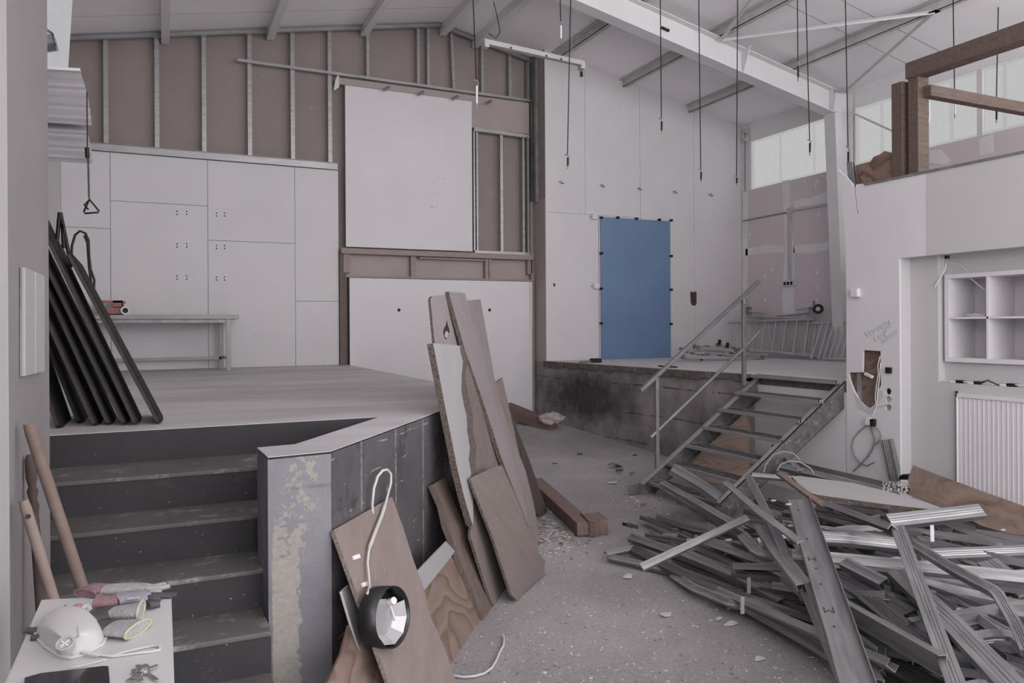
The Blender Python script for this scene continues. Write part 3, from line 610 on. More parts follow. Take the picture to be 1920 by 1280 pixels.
# ------------------------------------------------------------------ right wall: windows, beige boards, conduit
fj = emis('backlit_frame_glow', (.45, .455, .452), 1.0)  # frame bars given emission so they look backlit
def window(n, y0, y1, mull):
    p = MB().box((XR+.06, y0, ZS), (XR+.07, y1, ZH)).build('window_%d' % n, W_['pane'], kind='structure')
    mb = MB()
    for a, b2 in ((ZS, ZS+.04), (ZH-.04, ZH)): mb.box((XR+.02, y0, a), (XR+.055, y1, b2))
    for y in [y0+.02, y1-.02]+mull: mb.box((XR+.035, y-.022, ZS), (XR+.055, y+.022, ZH))
    mb.build('window_frame', fj, p)
window(1, 9.3, 11.45, [PX(1460, 300, XR).y, PX(1523, 290, XR).y])
window(2, 6.9, 9.0, [PX(1650, 250, XR).y, PX(1700, 250, XR).y])
window(3, 3.0, 6.9, [PX(1780, 200, XR).y, PX(1880, 170, XR).y])
window(4, -3, 3.0, [0, 1.5])
MB().box((XR-.002, 6.86, ZS), (XR+.1, 6.94, ZH)).build('trim_window_post_1', W_['white'], kind='structure')
MB().box((XR-.002, 9.0, ZS), (XR+.1, 9.3, ZH)).build('trim_window_post_2', W_['white'], kind='structure')
patch = plain('joint_filler', (.78, .75, .76), .85, var=.06)
mb = MB(); mb.box((XR-.02, 2.0, PLAT-.1), (XR-.001, YRW-.02, ZS-.01)); struct('wall_right_boards', mb, plain('pinkish_bare_plasterboard', (.66, .60, .61), .85, var=.03, scale=1))
def fil(name, pix):
    MB().prism([PX(x, y, XR-.021) for x, y in pix], (-.0015, 0, 0)).build(name, patch, kind='structure')
fil('trim_filler_1', ((1466, 340), (1480, 337), (1482, 400), (1490, 470), (1488, 600), (1470, 600), (1466, 560), (1472, 470), (1470, 400)))
fil('trim_filler_2', ((1488, 378), (1500, 372), (1520, 371), (1545, 362), (1554, 358), (1554, 378), (1520, 385), (1490, 389)))
fil('trim_filler_3', ((1398, 467), (1430, 460), (1452, 459), (1470, 462), (1470, 473), (1440, 474), (1398, 479)))
fil('trim_filler_4', ((1488, 462), (1510, 458), (1535, 456), (1554, 452), (1554, 468), (1520, 476), (1488, 474)))
fil('trim_filler_5', ((1392, 362), (1402, 360), (1402, 602), (1392, 602)))
fil('trim_filler_6', ((1738, 275), (1745, 283), (1765, 280), (1783, 300), (1775, 308), (1738, 305)))
fil('trim_filler_7', ((1835, 262), (1862, 250), (1865, 285), (1838, 292)))
mb = MB()
for x, y in ((1434, 516), (1434, 540), (1434, 563), (1532, 512), (1532, 538), (1532, 562), (1508, 340), (1531, 340), (1529, 350), (1550, 332), (1534, 402), (1405, 440), (1448, 505)):
    c = PX(x, y, XR-.0215); mb.ball(c, .04, 8, 4, (.06, 1.1, 1))
mb.build('trim_filler_8', patch, kind='structure')
t = empty('conduit', PX(1480, 530, XR-.05)); tag(t, 'grey conduit pipes dropping to a triple switch on the bare boards', 'conduit')
for px in (1477.5, 1482): MB().tube([PX(px, 397, XR-.04), PX(px+.8, 528, XR-.04)], .012, 8).build('pipe', W_['purlin'], t)
MB().tube([PX(1393, 414, XR-.04), PX(1476, 398, XR-.04)], .011, 8).build('pipe', W_['galv_dark'], t); MB().tube([PX(1480, 396, XR-.04), PX(1556, 383, XR-.04)], .013, 8).build('pipe', W_['grey_paint'], t)
MB().tube([PX(1556, 383, XR-.03), PX(1565, 384, XR-.1), PX(1585, 378, XR-.1)], .009, 6).build('cable', W_['galv_dark'], t)
c = PX(1480, 395, XR-.05); MB().box((XR-.07, c.y-.05, c.z-.05), (XR-.02, c.y+.05, c.z+.05)).build('junction_box', W_['purlin'], t, bevel=.006)
c = PX(1479, 531, XR-.05); MB().box((XR-.07, c.y-.13, c.z-.05), (XR-.02, c.y+.13, c.z+.05)).build('switch_plate', W_['white'], t, bevel=.006)
for k in (-1, 0, 1): MB().box((XR-.075, c.y+k*.08-.026, c.z-.03), (XR-.07, c.y+k*.08+.026, c.z+.03)).build('switch', W_['black'], t)
t = empty('corner_pipe', PY(1397, 250, 11.6)); tag(t, 'thin grey pipe with two brackets down the far corner by the window', 'pipe')
MB().tube([PX(1397, 245, XR-.06), PX(1397, 358, XR-.06)], .012, 6).build('pipe', W_['galv_dark'], t)
for y in (246, 262):
    c = PX(1398, y, XR-.06); MB().box((c.x-.04, c.y-.05, c.z-.04), (c.x+.04, c.y+.05, c.z+.04)).build('bracket', W_['purlin'], t)
MB().box((XR-.2, 11.2, PLAT), (XR-.19, 11.215, PLAT+.01))
# ------------------------------------------------------------------ partition block on the right
XB = 6.65; BT = 3.375
def plate(loops, vec):
    mb = MB(); L = [[V(p) for p in lp] for lp in loops]; allp = [p for lp in L for p in lp]; n = len(allp); vec = V(vec)
    tri = tessellate_polygon(L); vs = allp+[p+vec for p in allp]
    fs = [tuple(t) for t in tri]+[tuple(n+i for i in reversed(t)) for t in tri]; b = 0
    for lp in L:
        m = len(lp); fs += [(b+i, b+(i+1) % m, n+b+(i+1) % m, n+b+i) for i in range(m)]; b += m
    return mb.add(vs, fs)
def on(x, y): return PX(x, y, XB)
YJ = 5.214; LZ = 2.575
tl = [on(1587, 672)]; outer = [V((XB, 5.865, 0))]+[on(1587, 672), on(1587, 560), on(1585, 440), on(1572, 318), on(1576, 323), on(1585, 330), on(1591, 337), on(1597, 343), on(1600, 350), on(1601, 362), on(1604, 376), on(1603, 386), on(1606, 394), on(1607, 403), on(1610, 398), on(1606, 388), on(1607, 378), on(1604, 366), on(1604, 350), on(1606, 345), on(1625, 344.5)]
outer += [V((XB, 1.0, BT)), V((XB, 1.0, LZ)), V((XB, YJ, LZ)), V((XB, YJ, 0))]
hole = [on(*p) for p in ((1618, 656), (1651, 658), (1652, 722), (1647, 732), (1644, 748), (1638, 760), (1630, 766), (1620, 760), (1610, 750), (1601, 733), (1593, 712), (1591, 698), (1617, 698))]
def ring(cx, cy, r, n=12): return [on(cx+r*.95*math.cos(2*math.pi*k/n), cy+r*1.05*math.sin(2*math.pi*k/n)) for k in range(n)]
struct('wall_block_front', plate([outer, hole, ring(1665.5, 733.5, 6), ring(1665.5, 749, 6), ring(1665.5, 764, 6)], (.025, 0, 0)), W_['white'])
MB().box((XB+.045, 5.22, .4), (XB+.055, 5.86, 2.0)).build('wall_block_plywood', plyw('red_brown_ply', (.24, .165, .138), (.11, .07, .057), 1.2, ax=(1, 3, 7), bands=6), kind='structure')
mb = MB()
for x, y, mm in ((1665.5, 733.5, 0),):
    pass
for (x, y), mname in zip(((1665.5, 733.5), (1665.5, 749), (1665.5, 764)), ('black', 'purlin', 'beige')):
    c = PX(x, y, XB+.03); r_ = .032
    o = MB().tube([c+V((.01, 0, 0)), c+V((.0, 0, 0))], .034, 14, smooth=False).build('socket_box', W_[mname]); tag(o, {'black': 'topmost round wall box hole, empty and black', 'purlin': 'middle round wall box hole with a grey lining', 'beige': 'lowest round wall box hole with a cable coming out'}[mname], 'socket box')
# grey painted skin on the upper right part
MB().prism([(XB, 4.917, LZ+.001), (XB, 4.917, BT-.002), (XB, 1.0, BT-.002), (XB, 1.0, LZ+.001)], (-.0015, 0, 0)).build('trim_block_grey_paint', W_['grey_paint'], kind='structure')
MB().box((XB-.012, 1.0, BT-.012), (XB+.03, on(1622, 345).y, BT+.012)).build('trim_block_top_bead', W_['galv_dark'], kind='structure')
# recess: jamb, lintel, back, niche
XN = 6.807; XN2 = 6.9; ZN = 1.36; YN = 4.915
mb = MB(); mb.box((XB+.026, YJ, 0), (XN+.02, YJ+.02, LZ)); mb.box((XB+.026, 1.0, LZ), (XN2+.3, YJ+.02, LZ+.02)); struct('wall_recess_reveal', mb, W_['grey_paint'])
mb = MB(); mb.box((XN, YN, 0), (XN+.03, YJ+.02, LZ)); mb.box((XN, 1.0, 0), (XN+.03, YN, ZN)); mb.box((XN+.03, 1.0, ZN-.02), (XN2+.02, YN+.01, ZN)); mb.box((XN+.03, YN, ZN-.02), (XN2+.02, YN+.015, LZ))
SZ0, SZ1, SY = 1.556, 2.395, 4.88
mb.box((XN2, 1.0, ZN), (XN2+.02, YN, SZ0+.01)); mb.box((XN2, 1.0, SZ1-.01), (XN2+.02, YN, LZ)); mb.box((XN2, SY-.01, SZ0), (XN2+.02, YN, SZ1))
struct('wall_recess_back', mb, W_['grey_paint'])
MB().box((XB+.03, 1, 0), (XB+.04, 5.2, .02)).build('trim_block_base', W_['grey_paint'], kind='structure')
MB().box((XB+.026, 5.85, 0), (XR-.03, 5.865, BT-.03)).build('wall_block_end', W_['grey_paint'], kind='structure')
MB().box((XB+.03, 1.0, BT-.03), (XR-.03, 5.85, BT-.01)).build('ceiling_block', W_['grey_paint'], kind='structure')
# cube shelf
t = empty('cube_shelf', (6.85, SY, SZ0)); tag(t, 'white open cube shelf built into the niche above the radiator', 'shelf')
wh = W_['white_panel']; ys = [SY-i*.405 for i in range(5)]; D1 = 7.24; fr = .042; zc = (SZ0+SZ1)/2
MB().box((6.85, ys[-1], SZ1-fr), (D1, SY, SZ1)).build('top_board', wh, t, bevel=.003); MB().box((6.85, ys[-1], SZ0), (D1, SY, SZ0+fr)).build('bottom_board', wh, t, bevel=.003)
MB().box((6.85, SY-fr, SZ0+fr), (D1, SY, SZ1-fr)).build('side_board', wh, t); MB().box((6.85, ys[-1], SZ0+fr), (D1, ys[-1]+fr, SZ1-fr)).build('side_board', wh, t)
for i in range(1, 4): MB().box((6.852, ys[i]-.009-.01, SZ0+fr), (D1, ys[i]+.009-.01, SZ1-fr)).build('divider', wh, t)
MB().box((6.852, ys[-1]+fr, zc-.009), (D1, SY-fr, zc+.009)).build('middle_board', wh, t)
MB().box((D1, ys[-1], SZ0), (D1+.006, SY, SZ1)).build('back_panel', wh, t)
# white cable bundle in the shelf
rng = random.Random(4)
def coil(c, rx, ry, n, r, turns, jit, rg, flat=True):
    pts = []
    for k in range(n):
        a = 2*math.pi*turns*k/n; pts.append(c+V((math.cos(a)*rx*rg.uniform(.75, 1.1), math.sin(a)*ry*rg.uniform(.75, 1.1), rg.uniform(0, jit))))
    return pts
o = MB().tube([PX(1758, 490, 6.86)]+[PX(x, y, 6.9) for x, y in ((1780, 492), (1800, 497), (1812, 508), (1820, 522), (1832, 532), (1848, 545))]+[V((6.98, 4.5, zc+.03))]+coil(V((6.97, 4.62, zc+.013)), .06, .13, 40, .004, 4, .03, rng), .0045, 5).build('white_cable', W_['white_panel']); tag(o, 'tangled white cable coiled in the upper left shelf compartment', 'cable')
o = MB().tube([PX(1774, 493, 6.83), PX(1772, 505, 6.82), PX(1760, 525, 6.80), PX(1753, 538, 6.79)], .006, 6).build('ceiling_cable', W_['white_panel']); tag(o, 'short white cable stub hanging from the lintel hole above the shelf', 'cable')
MB().tube([V((6.83, PX(1776, 490, 6.83).y, LZ)), V((6.83, PX(1776, 490, 6.83).y, LZ-.03))], .022, 8).build('grommet', W_['black'], o)
# adapters on the sill
for i, px in enumerate((1801, 1835, 1897)):
    c = PX(px, 716+(px-1760)*.05, 6.85); c.z = ZN; t = empty('power_adapter', c)
    tag(t, ['left', 'middle', 'right'][i]+'most black and white plug on the sill under the shelf' if i != 1 else 'middle black and white plug on the sill under the shelf', 'plug', 'plugs on the sill')
    MB().box((c.x-.03, c.y-.04, ZN), (c.x+.03, c.y+.04, ZN+.028)).build('body', W_['black'], t, bevel=.008)
    MB().box((c.x-.035, c.y+.03, ZN+.0), (c.x-.0, c.y+.09, ZN+.02)).build('plug', W_['white_panel'], t, bevel=.005)
    MB().tube([c+V((-.01, -.03, .02)), c+V((-.02, -.10, .015+.03*(i == 1))), c+V((-.01, -.18, .008)), c+V((0, -.24, .008))], .006, 6).build('lead', W_['white_panel'] if i != 1 else W_['dark'], t)
o = MB().tube([V((6.84, y, ZN+.008)) for y in (4.88, 4.8, 4.7)]+[V((6.86, 4.55, ZN+.008)), V((6.83, 4.4, ZN+.01))], .006, 6).build('sill_cable', W_['white_panel']); tag(o, 'white cable lying along the sill behind the plugs', 'cable')
# radiator
ry0, ry1, rz0, rz1 = 4.715, 3.2, .10, 1.268
t = empty('radiator', (6.79, ry0, rz0)); tag(t, 'white ribbed panel radiator in the recess under the shelf', 'radiator')
sec = [];
prof = []; y = ry0-.012
while y > ry1+.04: prof += [(6.782, y), (6.782, y-.013), (6.7795, y-.020), (6.7795, y-.028), (6.782, y-.035)]; y -= .0435
pts = prof; mb = MB(); nn = len(pts); vs = [V((a, b2, rz0+.03)) for a, b2 in pts]+[V((a, b2, rz1-.035)) for a, b2 in pts]
mb.add(vs, [(i, i+1, nn+i+1, nn+i) for i in range(nn-1)]); mb.build('ribbed_front', W_['white_panel'], t)
mb = MB(); mb.box((6.768, ry1, rz1-.035), (6.806, ry0, rz1)); mb.box((6.768, ry1, rz0), (6.806, ry0, rz0+.03)); mb.box((6.768, ry0-.014, rz0), (6.806, ry0, rz1)); mb.build('casing', W_['white_panel'], t, bevel=.003)
MB().box((6.79, ry1, rz0+.02), (6.8, ry0-.01, rz1-.02)).build('back_plate', W_['grey_paint'], t)
MB().box((6.78, ry0+.004, 0), (6.808, ry0+.012, rz1+.02)).build('trim_radiator_gap', W_['dark'], kind='structure')
# broken opening: stud, white clip piece, cables
o = MB().extrude(csec(.05, .02), [PX(1612, 768, XB+.028), PX(1610, 699, XB+.028)], (1, 0, 0)).build('cavity_stud', W_['galv']); tag(o, 'upright steel stud visible inside the broken wall opening', 'stud')
o = MB().bar(PX(1622, 700, XB-.0), PX(1636, 707, XB-.02), .03, .03, (1, 0, 0)).build('cable_clip', W_['white_panel'], bevel=.005); tag(o, 'short white plastic piece stuck in the broken wall opening', 'plastic piece')
o = MB().prism([PX(x, y, XB-.001) for x, y in ((1600, 735), (1608, 744), (1622, 762), (1634, 766), (1644, 756), (1647, 733), (1655, 731), (1657, 742), (1652, 747), (1644, 762), (1637, 770), (1631, 778), (1622, 770), (1609, 766), (1606, 757), (1604, 745))], (-.002, 0, 0)).build('trim_torn_paper', W_['grey_paint'], kind='structure')
# wall box with cables
c = PX(1633, 790, XB-.03); t = empty('hanging_socket', c); tag(t, 'dangling socket insert with looping grey cables below the broken opening', 'socket')
MB().box((c.x-.02, c.y-.0, c.z-.04), (c.x+.02, c.y+.06, c.z+.035)).build('box', W_['white_panel'], t, bevel=.005); MB().box((c.x-.025, c.y-.055, c.z-.045), (c.x+.015, c.y-.005, c.z+.03)).build('insert', W_['black'], t, bevel=.005)
gc = plain('grey_cable', (.22, .21, .215), .6)
def wl(pts, xo=.03): return [PX(x, y, XB-xo) for x, y in pts]
for pts in (((1629, 795), (1612, 808), (1600, 822), (1597, 838), (1601, 853), (1613, 868), (1626, 873), (1640, 866)), ((1638, 797), (1648, 806), (1652, 817), (1649, 826), (1640, 833), (1630, 850), (1617, 868), (1601, 882)),
            ((1632, 797), (1635, 808), (1641, 822), (1640, 834), (1628, 856), (1613, 870), (1600, 884)), ((1634, 797), (1637, 812), (1640, 825), (1634, 845))):
    MB().tube(wl(pts), .0075, 6).build('cable', gc, t)
for pts in (((1650, 668), (1646, 685), (1647, 700), (1643, 725), (1641, 745), (1643, 762), (1636, 780)), ((1651, 680), (1649, 710), (1645, 740), (1644, 762), (1665, 757))):
    MB().tube(wl(pts, .012), .005, 6).build('lead', W_['white_panel'], t)
# light switch opening and wall box
c = PX(1665.5, 694, XB-.02); o = MB().box((c.x-.01, c.y-.03, c.z-.03), (c.x+.02, c.y+.03, c.z+.03)).build('switch_insert', W_['black'], bevel=.004); tag(o, 'small black switch insert right of the broken wall opening', 'switch')
c = PX(1603, 549, XB-.03); o = MB().box((c.x-.02, c.y-.05, c.z-.045), (c.x+.03, c.y+.05, c.z+.045)).build('wall_box', W_['white_panel'], bevel=.01); tag(o, 'small white square box high on the left edge of the partition', 'wall box')
# pencil writing
pen = plain('pencil', (.33, .31, .32), .8)
def text(s, p, xdir, zdir, size, mat, name='lettering', parent=None, ext=.0006, off=0):
    cu = bpy.data.curves.new(name, 'FONT'); cu.body = s; cu.size = size; cu.extrude = ext; cu.shear = .3 if name == 'handwriting' else 0; cu.offset = off
    ob = bpy.data.objects.new('tmp', cu); me = bpy.data.meshes.new_from_object(ob); bpy.data.objects.remove(ob)
    me.materials.clear(); me.materials.append(mat); o = bpy.data.objects.new(name, me); COL.objects.link(o)
    x = V(xdir).normalized(); z = V(zdir); z = (z-x*z.dot(x)).normalized(); n_ = x.cross(z)
    M = Matrix(((x.x, z.x, n_.x, p[0]), (x.y, z.y, n_.y, p[1]), (x.z, z.z, n_.z, p[2]), (0, 0, 0, 1)))
    if parent is not None: o.parent = parent; o.matrix_parent_inverse = Matrix.Translation(-V(parent.location)) if parent.type == 'EMPTY' else parent.matrix_basis.inverted()
    o.matrix_basis = M; return o
for s, (x, y), (x2, y2), sz in (('Vorsicht', (1622, 635), (1650, 619), .10), ('Lang', (1639, 642), (1655, 632), .09), ('und', (1657, 626), (1664, 619), .08), ('hinter', (1654, 647), (1678, 629), .095)):
    a, b2 = PX(x, y, XB-.001), PX(x2, y2, XB-.001); d = b2-a
    o = text(s, a, d, V((0, 0, 1)), sz, pen, 'handwriting', off=-.0022); o.name = 'trim_handwriting'; o['kind'] = 'structure'
# loose track leaning by the opening
o = MB().extrude(usec(.11, .05), [PX(1676, 900, XB-.06), PX(1660, 824, XB-.06)], (-1, 0, 0)).build('leaning_track', W_['galv_dark']); tag(o, 'grey steel track piece leaning upright on the partition wall', 'track')
o = MB().prism([PX(*p, XB-.2) for p in ((1686, 893), (1692, 889), (1702, 890), (1704, 899), (1685, 899))], (.1, 0, 0)).build('black_block', W_['black']); tag(o, 'small black angular block behind the pile at the recess corner', 'block')
# timbers on top of the block
tb = wood('brown_roof_timber', (.165, .12, .10), (.085, .06, .05), stretch=7); 
def tpost(a_px, w_px, y_top, y_bot, X):
    p0 = PX(a_px, y_bot, X); p1 = PX(a_px+w_px, y_bot, X); top = PX(a_px, y_top, X)
    return p0, p1, top.z
for k, (xa, xb, yt, xx) in enumerate(((1672, 1692, 158, 6.74), (1703, 1722, 140, 6.76))):
    p0 = PX(xa, 330, xx); p1 = PX(xb, 330, xx); zt_ = PX(xa, yt, xx).z
    # square section: seen face (-X) between p0 and p1, second face towards the camera
    o = MB().box((xx, p1.y, BT-.05), (xx+.16, p0.y, zt_)).build('timber_post', tb, bevel=.005)
    tag(o, ['shorter left brown timber post on top of the partition', 'taller right brown timber post carrying the beam'][k], 'post', 'timber posts on the partition')
o = MB().box((6.74, 1.0, 4.36), (6.9, PX(1697, 135, 6.74).y, 4.52)).build('timber_beam', tb, bevel=.005); tag(o, 'long brown timber beam on the posts above the partition', 'beam')
o = MB().box((6.84, 5.0, 4.155), (XR-.1, 5.1, 4.265)).build('timber_rail', tb, bevel=.005); tag(o, 'brown horizontal timber running from the post across the right window', 'beam')
o = MB().prism([PX(*p, 6.8) for p in ((1612, 348), (1598, 338), (1600, 314), (1610, 309), (1625, 305), (1632, 303), (1638, 294), (1650, 289), (1658, 283), (1672, 286), (1679, 284), (1682, 335), (1640, 345))], (.02, 0, 0)).build('torn_plywood', plyw('torn_ply', (.26, .175, .145), (.11, .07, .055), 1.0, ax=(1, 2.5, 4), bands=6)); tag(o, 'torn brown plywood piece left of the timber posts', 'plywood')
o = MB().extrude(csec(.07, .05), [PX(1598, 350, 6.72), PX(1592, 304, 6.72)], (1, 0, 0)).build('bent_stud', W_['galv_dark']); tag(o, 'dark steel stud end in the torn corner of the partition', 'stud')
o = MB().tube([PX(x, y, 6.95) for x, y in ((1733, 165), (1740, 168), (1742, 190), (1743, 220), (1737, 245), (1735, 255))], .008, 6).build('hanging_wire', W_['white']); tag(o, 'white cable hanging down beside the tall timber post', 'cable')
# under the stair: side wall of the platform
MB().box((6.66, 5.86, 0), (6.70, 7.27, PLAT-.13)).build('wall_platform_side', W_['white'], kind='structure')
MB().box((6.665, 5.86, PLAT-.13), (6.70, 7.27, PLAT-.02)).build('trim_platform_side_shade', W_['roughconc_shade'], kind='structure')  # dark band painted for the shadow beneath the landing
MB().box((6.50, 7.27, 0), (6.70, 7.30, PLAT-.02)).build('wall_platform_corner', W_['sooty'], kind='structure')
o = MB().prism([PY(*p, 7.25) for p in ((1371, 779), (1396, 777), (1403, 783), (1408, 795), (1404, 830), (1406, 880), (1404, 913), (1330, 905), (1285, 888))], (0, .015, 0)).build('plywood_sheet', plyw('warm_ply', (.44, .33, .28), (.29, .20, .16), 1.0, ax=(1.2, 1, 5), bands=9)); tag(o, 'warm brown plywood sheet standing behind the steel stair', 'plywood')
# ------------------------------------------------------------------ steel stair
YS0, YS1 = 7.20, 5.90; TX = [6.54-.255*i for i in range(7)]; TZ = [PLAT-.004-.194*i for i in range(7)]
t = empty('steel_stair', (TX[6], YS0, 0)); tag(t, 'galvanised steel stair with grating treads up to the right platform', 'stair')
gs = W_['galv_dark']
rail_m = plain('worn_grey_steel', (.24, .232, .235), .45, .5, var=.18, scale=5, spec=.5)
dk_st = plain('dull_brown_grey_steel', (.15, .14, .138), .5, .4, var=.35, scale=9, spec=.5, fleck=(.26, .25, .245), fl=(.6, .68), fs=12); lt_st = plain('pale_steel_edge', (.34, .33, .33), .45, .4, var=.1, spec=.5)  # paler steel for stringer flanges and tread frames
for i in range(7):
    x, z = TX[i], TZ[i]; tr = MB(); tr.box((x-.01, YS1+.01, z-.035), (x+.018, YS0-.01, z)); tr.box((x+.225, YS1+.01, z-.03), (x+.235, YS0-.01, z))
    tr.box((x, YS0-.025, z-.03), (x+.235, YS0-.01, z)); tr.box((x, YS1+.01, z-.03), (x+.235, YS1+.025, z)); p = tr.build('tread', lt_st, t)
    g = MB()
    for k in range(8): xx = x+.03+k*.0265; g.box((xx, YS1+.02, z-.028), (xx+.004, YS0-.02, z-.003))
    for k in range(44): yy = YS1+.03+k*(YS0-YS1-.06)/43; g.box((x+.018, yy, z-.012), (x+.226, yy+.004, z-.004))
    g.build('grating', dk_st, p)
def stringer(y, s, far):
    # channel following the pitch; rounded plate foot
    top = V((TX[0]+.14, y, TZ[0]+.0)); bot = V((TX[6]-.10, y, TZ[6]-.02)); dirv = (top-bot).normalized(); nrm = V((-dirv.z, 0, dirv.x))
    W = .235
    a, b2 = bot, top; mb = MB()
    poly = [a-nrm*.0, b2-nrm*.0, b2-nrm*W+dirv*.02, V((bot.x+.16, y, .01)), V((bot.x-.10, y, .01)), V((bot.x-.15, y, .05)), V((bot.x-.15, y, .11))]
    mb.prism(poly, (0, .008, 0))
    mb.prism([b2-nrm*(W-.008), b2-nrm*W, V((bot.x+.16, y, .01))-nrm*.0, V((bot.x+.17, y, .018))], (0, -.06*s, 0))
    o = mb.build('stringer', dk_st, t)
    MB().prism([a, a-nrm*.010, b2-nrm*.010, b2], (0, -.065*s, 0)).build('flange', lt_st, o)
    for i in range(7):
        for dx, dz in ((.05, -.03), (.17, -.03)):
            c = V((TX[i]+dx, y, TZ[i]+dz)); MB().tube([c+V((0, -.014, 0)), c+V((0, .022, 0))], .011, 6, smooth=False).build('bolt', W_['galv'], o)
    return o
stringer(YS1, -1, False); stringer(YS0, 1, True)
# railing of the stair
hy = YS0+.03
MB().bar(PY(1200, 733, hy), PY(1423, 528, hy), .055, .04).build('handrail', rail_m, t, bevel=.006)
MB().tube([PY(1220, 820, hy), PY(1396, 652, hy)], .022, 8).build('mid_rail', rail_m, t); MB().tube([PY(1396, 652, hy), PY(1424, 621, hy)], .02, 8).build('mid_rail', rail_m, t)
for xt, yt, xb, yb in ((1231, 708, 1233, 889), (1394, 557, 1398, 722)):
    a, b2 = PY(xt, yt, hy), PY(xb, yb, hy); b2.x = a.x; MB().box((a.x-.022, hy-.022, b2.z), (a.x+.022, hy+.022, a.z)).build('post', rail_m, t, bevel=.004)
MB().box((PY(1396, 565, hy).x-.04, hy-.03, PY(1396, 572, hy).z), (PY(1396, 565, hy).x+.04, hy+.03, PY(1396, 558, hy).z)).build('rail_bracket', rail_m, t, bevel=.01)
# ------------------------------------------------------------------ scaffold ladder frames on the platform
al = plain('dull_aluminium_tube', (.50, .485, .49), .45, .35, var=.1, scale=3, spec=.5)
def lframe(top, bot, rungs, Xt, Xb, r, label):
    a0, a1 = PX(*top[0], Xt), PX(*top[1], Xt); b0, b1 = PX(*bot[0], Xb), PX(*bot[1], Xb)
    t = empty('scaffold_ladder', b0); tag(t, label, 'scaffold ladder', 'ladder frames stacked on the platform')
    MB().tube([a0, a1], r, 10).build('tube', al, t); MB().tube([b0, b1], r, 10).build('tube', al, t)
    for (xt, yt), (xb, yb) in rungs:
        MB().tube([PX(xt, yt, Xt), PX(xb, yb, Xb)], r*.72, 8).build('rung', al, t)
    return t
def q5(x, y): return (1350+x/7.11, 560+y/7.11)
lframe((q5(345, 300), q5(1270, 275)), (q5(370, 680), q5(1310, 770)), [(q5(a, 296-(a-345)*.027), q5(b, 682+(b-370)*.095)) for a, b in ((475, 425), (605, 550), (750, 685), (890, 825), (1035, 970), (1185, 1115), (1300, 1215))], 10.32, 10.02, .024, 'front ladder frame of the stack left of the column')
lframe((q5(1235, 325), q5(1760, 318)), (q5(1380, 800), q5(1790, 808)), [(q5(a, 323), q5(b, 802)) for a, b in ((1370, 1215), (1450, 1310), (1530, 1375), (1600, 1455), (1680, 1530), (1750, 1620))], 10.22, 9.92, .024, 'ladder frame at the right, cut off by the partition')
lframe((q5(350, 240), q5(1240, 265)), (q5(420, 690), q5(1300, 740)), [(q5(a, 250), q5(b, 710)) for a, b in ((515, 470), (635, 690), (760, 800), (880, 930), (1010, 930+110), (1150, 1210))], 10.36, 10.2, .02, 'rear ladder frame with rungs leaning the other way')
lframe((q5(750, 232), q5(1240, 175)), (q5(800, 700), q5(1290, 745)), [(q5(a, 205), q5(b, 720)) for a, b in ((880, 900), (1015, 1060), (1145, 1190))], 10.40, 10.28, .017, 'topmost sloping ladder frame next to the castor wheel')
t = empty('scaffold_brace', PX(*q5(200, 600), 9.9)); tag(t, 'T shaped scaffold brace standing left of the ladder frames', 'scaffold brace')
MB().tube([PX(*q5(110, 312), 10.0), PX(*q5(300, 312), 10.0)], .022, 8).build('crossbar', al, t); MB().tube([PX(*q5(225, 315), 10.0), PX(*q5(170, 640), 9.8)], .018, 8).build('leg', al, t)
# castor wheel
c = PX(*q5(1310, 135), 10.2); t = empty('castor_wheel', c); tag(t, 'black castor wheel sticking up from the ladder frame stack', 'castor')
ax = V((-.8, -.55, 0)).normalized()
MB().tube([c-ax*.03, c+ax*.03], .085, 24).build('tyre', W_['black'], t); MB().tube([c-ax*.034, c+ax*.034], .038, 12).build('hub', al, t)
a = PX(*q5(1200, 120), 10.2); MB().bar(a, c, .07, .05).build('fork', W_['galv_dark'], t, bevel=.01); MB().tube([PX(*q5(1020, 145), 10.2), a], .02, 8).build('stem', al, t); MB().tube([PX(*q5(1250, 30), 10.2), PX(*q5(1250, 90), 10.2)], .02, 8).build('brake_lever', W_['galv_dark'], t)
MB().bar(PX(*q5(1195, 130), 10.22), PX(*q5(1235, 250), 10.3), .09, .02, (1, 0, 0)).build('mount_plate', al, t)
t = empty('scaffold_coupler', PX(*q5(400, 180), 10.2)); tag(t, 'scaffold coupler with short pipe beside the stair post', 'coupler')
a = PX(*q5(365, 160), 10.2); MB().box((a.x-.06, a.y-.06, a.z-.08), (a.x+.06, a.y+.06, a.z+.08)).build('jaw', W_['galv_dark'], t, bevel=.02); MB().tube([a, PX(*q5(600, 183), 10.2)], .028, 10).build('pipe', al, t)
MB().tube([PX(*q5(395, 190), 10.15), PX(*q5(400, 250), 10.15)], .018, 6).build('lug', W_['galv_dark'], t)
# heap of loose scaffold pipes
def q6(x, y): return (1250+x/9.144, 560+y/9.144)
pipes = [((240, 855), (600, 885), 1.40), ((450, 790), (700, 822), 1.44), ((510, 885), (950, 925), 1.42), ((680, 825), (1230, 890), 1.46), ((870, 790), (1300, 850), 1.47), ((430, 930), (700, 950), 1.37), ((250, 990), (1500, 1020), 1.345), ((280, 1010), (1560, 1045), 1.345),
         ((620, 965), (820, 995), 1.37), ((470, 838), (1180, 872), 1.43), ((520, 850), (1120, 903), 1.40), ((720, 862), (1260, 892), 1.43), ((320, 905), (930, 945), 1.38), ((480, 815), (1150, 845), 1.46), ((900, 820), (1330, 872), 1.49), ((900, 960), (1640, 990), 1.38), ((1100, 930), (1700, 960), 1.42), ((260, 960), (560, 985), 1.36), ((1350, 880), (1640, 920), 1.47), ((1000, 1000), (1640, 1025), 1.35)]
